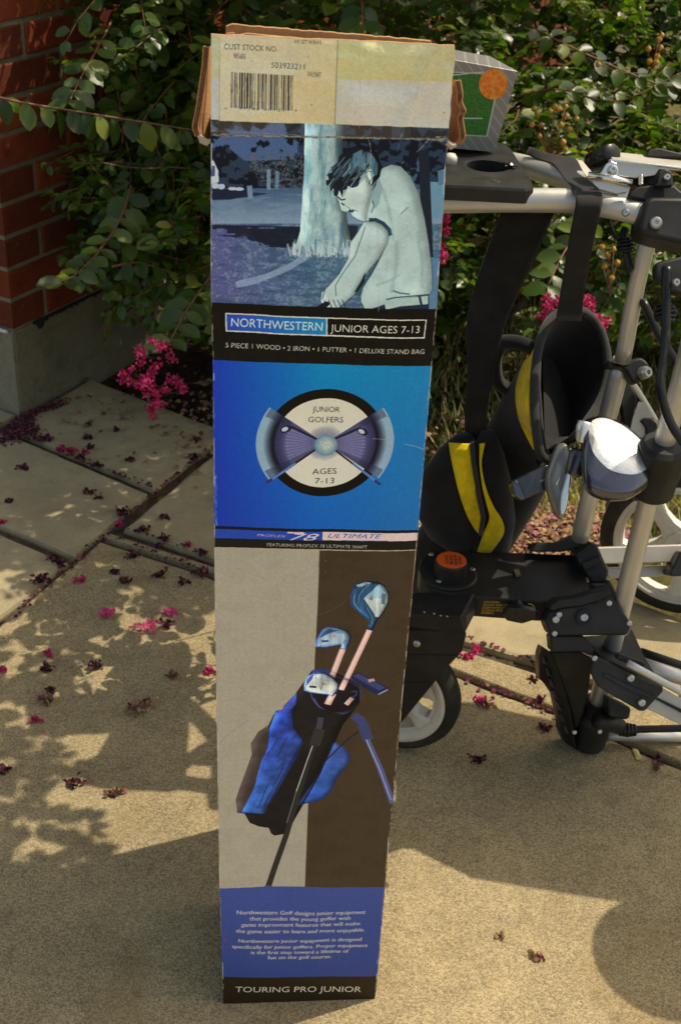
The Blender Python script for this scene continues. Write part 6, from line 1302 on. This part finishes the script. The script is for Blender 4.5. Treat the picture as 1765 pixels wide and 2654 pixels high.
inn = [shr_(mouth, .95), shr_(rm, .93), shr_(r1, .92), shr_(r2, .90), shr_(r3, .85)]
b = MB(); b.loft(inn, cap1=True); b.build('bag_lining', M_NYLON, bag, smooth=True)
b = MB(); b.tube(mouth+[mouth[0]], .0062, 10, cap=False); b.build('mouth_rim', M_YPIP, bag, smooth=True)
b = MB(); b.tube([PT(1398, 905, 1.66), PT(1395, 1000, 1.655), PT(1402, 1100, 1.652), PT(1412, 1175, 1.65)], .003, 8); b.build('rim_piping', M_YPIP, bag, smooth=True)
plate('club_divider', [(1405, 905), (1435, 895), (1485, 1000), (1500, 1090), (1450, 1160), (1412, 1160)], [1.78, 1.80, 1.86, 1.86, 1.78, 1.76], .004, M_NYLON, bag, .001)
bvb = bvh_of([body])
patch('yellow_panel', [(1397, 880), (1365, 925), (1342, 980), (1337, 1030), (1345, 1085), (1362, 1125), (1381, 1163)], [(1396, 884), (1382, 930), (1374, 980), (1372, 1030), (1374, 1085), (1379, 1125), (1384, 1166)], bvb, M_YEL, bag, .004, 1.70)
pk = []
for (x, y, r_, zq) in ((1200, 1130, .012, 1.77), (1190, 1165, .030, 1.78), (1172, 1230, .046, 1.80), (1168, 1310, .052, 1.84), (1185, 1370, .046, 1.87), (1205, 1410, .030, 1.89), (1215, 1440, .015, 1.90)): pk.append(ringc(x, y, zq, r_, PT(1215, 1450, 1.9)-PT(1195, 1130, 1.76), 28, .8))
pk = [pk[0]]+[align(q, pk[0]) for q in pk[1:]]
b = MB(); b.loft(pk, cap0=True, cap1=True); pocket = b.build('side_pocket', M_NYLON, bag, smooth=True)
pk2 = [ringc(x, y, zq, r_, PT(1300, 1450, 1.9)-PT(1280, 1130, 1.76), 24, .9) for (x, y, r_, zq) in ((1262, 1120, .010, 1.77), (1262, 1180, .024, 1.78), (1268, 1260, .032, 1.81), (1272, 1350, .036, 1.85), (1270, 1420, .030, 1.88), (1268, 1450, .012, 1.89))]
b = MB(); b.loft(pk2, cap0=True, cap1=True); pocket2 = b.build('side_pocket', M_NYLON, bag, smooth=True)
bvp = bvh_of([pocket, pocket2, body])
patch('yellow_panel', [(1163, 1147), (1168, 1180), (1178, 1230), (1192, 1285), (1210, 1335), (1228, 1368), (1242, 1384)], [(1220, 1150), (1222, 1180), (1229, 1230), (1238, 1285), (1247, 1325), (1250, 1345), (1244, 1384)], bvp, M_YEL, bag, .004, 1.78)
patch('yellow_panel', [(1243, 1150), (1243, 1200), (1250, 1260), (1262, 1310), (1268, 1345), (1252, 1385), (1236, 1432)], [(1257, 1148), (1248, 1200), (1258, 1260), (1278, 1310), (1302, 1350), (1304, 1385), (1272, 1432)], bvp, M_YEL, bag, .005, 1.78)
b = MB(); b.tube([on(bvp, x, y, .006, 1.78) for x, y in ((1222, 1150), (1226, 1190), (1234, 1240), (1242, 1290), (1252, 1340), (1246, 1385))], .0035, 6); b.build('pocket_piping', M_YPIP, bag, smooth=True)
pxtube('grab_handle', [(1318, 1010), (1288, 985), (1282, 930), (1300, 890), (1345, 888), (1385, 905)], [1.80, 1.76, 1.73, 1.71, 1.70, 1.70], .010, M_NYLON, bag)
S2L = [(1300, 545), (1262, 650), (1225, 760), (1208, 860), (1212, 960), (1204, 1060), (1205, 1150)]; S2R = [(1436, 548), (1392, 650), (1342, 760), (1305, 850), (1282, 960), (1264, 1060), (1262, 1150)]
ribbon('shoulder_strap', S2L, S2R, [1.58, 1.62, 1.66, 1.69, 1.72, 1.75, 1.80], M_NYLON, bag, .006)
# driver
HC = PT(1610, 1165, 1.56); HN = nrm(nrm(CC-HC)+SUN+V3(.05, -.02, 0))
fp = kC((765, 200), (790, 140), (850, 112), (930, 118), (1050, 170), (1180, 270), (1290, 390), (1305, 480), (1270, 555), (1180, 600), (1080, 600), (960, 570), (870, 500), (800, 410), (765, 290))
cf = [np.array(p) for p in fp]; cs = catmull(cf+[cf[0]], 3)[:-1]; ringp = [PL(x, y, HC, HN) for x, y in cs]; cen = sum(ringp)/len(ringp)
cpx = sum(cs)/len(cs)
driver = empty('driver_club', tuple(HC), 'driver with big shiny silver and navy head in plastic wrap', 'golf club')
cx_, cy_ = cpx
b = MB(); rings = [[cen+(p-cen)*.5+HN*.006 for p in ringp], [cen+(p-cen)*.88+HN*.002 for p in ringp], ringp]; b.loft(rings, cap0=True); b.build('sole_plate', M_HEADW, driver, smooth=True)
shell_px = kC((712, 240), (740, 135), (850, 110), (940, 116), (1060, 165), (1190, 262), (1310, 385), (1338, 500), (1325, 620), (1262, 725), (1150, 795), (1000, 806), (870, 778), (760, 700), (718, 560))
ss = catmull([np.array(p) for p in shell_px]+[np.array(shell_px[0])], 3)[:-1]; shr = [PT(x, y, 0) for x, y in ss]
dplane = lambda x, y, o: PL(x, y, HC-HN*o, HN)
r0 = ringp; rA = [dplane(x, y, .012) for x, y in ss]; cA = sum(rA)/len(rA); mid_ = [(p+q)/2+(q-cen)*.06 for p, q in zip(r0, rA)]
rB = [cA+(p-cA)*.93-HN*.016 for p in rA]; rC = [cA+(p-cA)*.7-HN*.036 for p in rA]; rD = [cA+(p-cA)*.3-HN*.044 for p in rA]
b = MB(); b.loft([r0, mid_, rA, rB, rC, rD], cap1=True); b.build('club_head', M_HEADN, driver, smooth=True)
pxtube('hosel', kC((740, 150), (715, 240), (700, 330)), 1.575, [.010, .0105, .011, .011, .0105, .010, .009, .009, .008, .007, .006], M_HEADW, driver)
pxtube('shaft', kC((700, 250), (540, 350), (340, 500)), [1.58, 1.64, 1.74], .0052, M_BLACKG, driver)
# iron
iron = empty('iron_club', tuple(PT(1450, 1260, 1.60)), 'grey cast iron club head hanging between the putter and the driver', 'golf club')
io_ = kC((385, 700), (392, 600), (430, 490), (470, 380), (510, 335), (560, 338), (610, 400), (622, 470), (610, 560), (592, 700), (572, 890), (545, 965), (520, 998), (480, 970), (430, 850))
cI = [np.array(p) for p in io_]; rI = [PT(x, y, 1.60-.0002*(x-1450)) for x, y in catmull(cI+[cI[0]], 3)[:-1]]; c0 = sum(rI)/len(rI)
b = MB(); b.loft([[c0+(p-c0)*.35-CF*.004 for p in rI], [c0+(p-c0)*.72-CF*.008 for p in rI], [c0+(p-c0)*.95-CF*.003 for p in rI], rI, [p+CF*.010 for p in rI]], cap0=True, cap1=True); b.build('club_head', M_IRON, iron, smooth=True)
plate('blade_edge', kC((612, 455), (618, 560), (600, 720), (572, 890), (548, 955), (515, 955), (505, 900), (520, 780), (560, 640)), 1.583, .006, M_CHROME, iron, .002)
plate('back_badge', kC((470, 690), (515, 612), (488, 700)), 1.584, .002, M_ALU, iron, .0003)
pxtube('shaft', kC((600, 420), (480, 380), (340, 500)), [1.62, 1.66, 1.74], .006, M_BLACKG, iron); pxtube('hosel_wrap', kC((700, 400), (660, 500), (620, 620)), 1.59, [.012, .013, .014, .014, .014, .013, .013, .012, .012, .011, .010], M_PUTW, iron)
# putter
putter = empty('putter_club', tuple(PT(1370, 1260, 1.62)), 'dark blade putter head in crinkled plastic at the lower lip of the bag', 'golf club')
pp = kC((85, 685), (102, 650), (395, 515), (430, 560), (425, 730), (180, 835), (112, 790)); plate('club_head', pp, 1.625, .022, M_PUTW, putter, .004)
plate('plastic_end', kC((80, 690), (110, 650), (150, 660), (215, 800), (180, 838), (108, 790)), 1.618, .028, M_HEADN, putter, .004)
text3d('oc', kC((340, 672))[0], kC((388, 650))[0], 6, PT(1400, 1245, 1.623), nrm(-CF), M_INKW, putter, 'lettering', 0, .002)
pxtube('shaft', kC((410, 600), (520, 520), (600, 440)), [1.63, 1.66, 1.70], .005, M_BLACKG, putter)

# ------------------------------------------------------------------ putting-set box on the tray
M_GREYB = mat('silver_grey_card', (.30, .29, .28), .35, .3); n = N(M_GREYB); co = n.coord()
mp = n.n('Mapping'); mp.inputs['Rotation'].default_value = (0, math.radians(40), 0); n.l(co, mp.inputs[0]); wv = n.n('TexWave'); wv.inputs['Scale'].default_value = 32; n.l(mp.outputs[0], wv.inputs[0])
n.col(n.mix((.27, .26, .255), (.42, .41, .39), n.ramp(wv.outputs['Fac'], [(.86, g3(0)), (.97, g3(.8))]))); n.bump(n.noise(60, 4, .6, co), .25, .002)
M_TURF = mat('printed_turf', (.02, .10, .012), .45); n = N(M_TURF); n.col(n.ramp(n.noise(420, 5, .75), [(.32, (.008, .05, .005)), (.5, (.03, .17, .016)), (.68, (.08, .30, .04))]))
M_BALL = mat('printed_orange_ball', (.8, .2, .02), .4); n = N(M_BALL); vv = n.vor(190, None, 'F1', 'Distance'); n.col(n.ramp(vv, [(.0, (.80, .15, .008)), (.5, (.95, .24, .015)), (.8, (.98, .36, .05))]))
M_CARDW = mat('white_print', (.62, .62, .60), .4)
BO = G(1283, 393, ZT+.003); BN = nrm((.10, -.99, .0)); setbox = empty('putting_set_box', tuple(BO), 'small silver grey box printed with an orange golf ball on the cart tray', 'box')
fpx = [(1040, 372), (1040, 128), (1343, 183), (1283, 394)]; fq = [PL(x, y, BO, BN) for x, y in fpx]
b = MB(); b.prism(fq, V3(-.028, .075, .001)); b.build('card_shell', M_GREYB, setbox, bevel=.0012)
def decal(name, pts, m, off): b = MB(); b.add([PL(x, y, BO, BN)+BN*off for x, y in pts], [tuple(range(len(pts)))]); return b.build(name, m, setbox)
decal('panel_border', [(1040, 176), (1294, 190), (1299, 192), (1263, 353), (1040, 340)], M_CARDW, .0004)
decal('turf_picture', [(1040, 179), (1294, 193), (1260, 350), (1040, 337)], M_TURF, .0007)
decal('ball_picture', ell(1278, 216, 37, 40, .2, 40), M_BALL, .0010)
for pts in ([(1040, 192), (1174, 192), (1230, 186), (1262, 185)], [(1040, 300), (1180, 304), (1250, 305)], [(1240, 190), (1241, 215)]):
    b = MB(); cpt = catmull([np.array(p, float) for p in pts], 4) if len(pts) > 2 else [np.array(p, float) for p in pts]; b.loft([[PL(x, y-1.6, BO, BN)+BN*.0009, PL(x, y+1.6, BO, BN)+BN*.0009] for x, y in cpt], closed=False); b.build('wire_picture', M_CARDW, setbox)
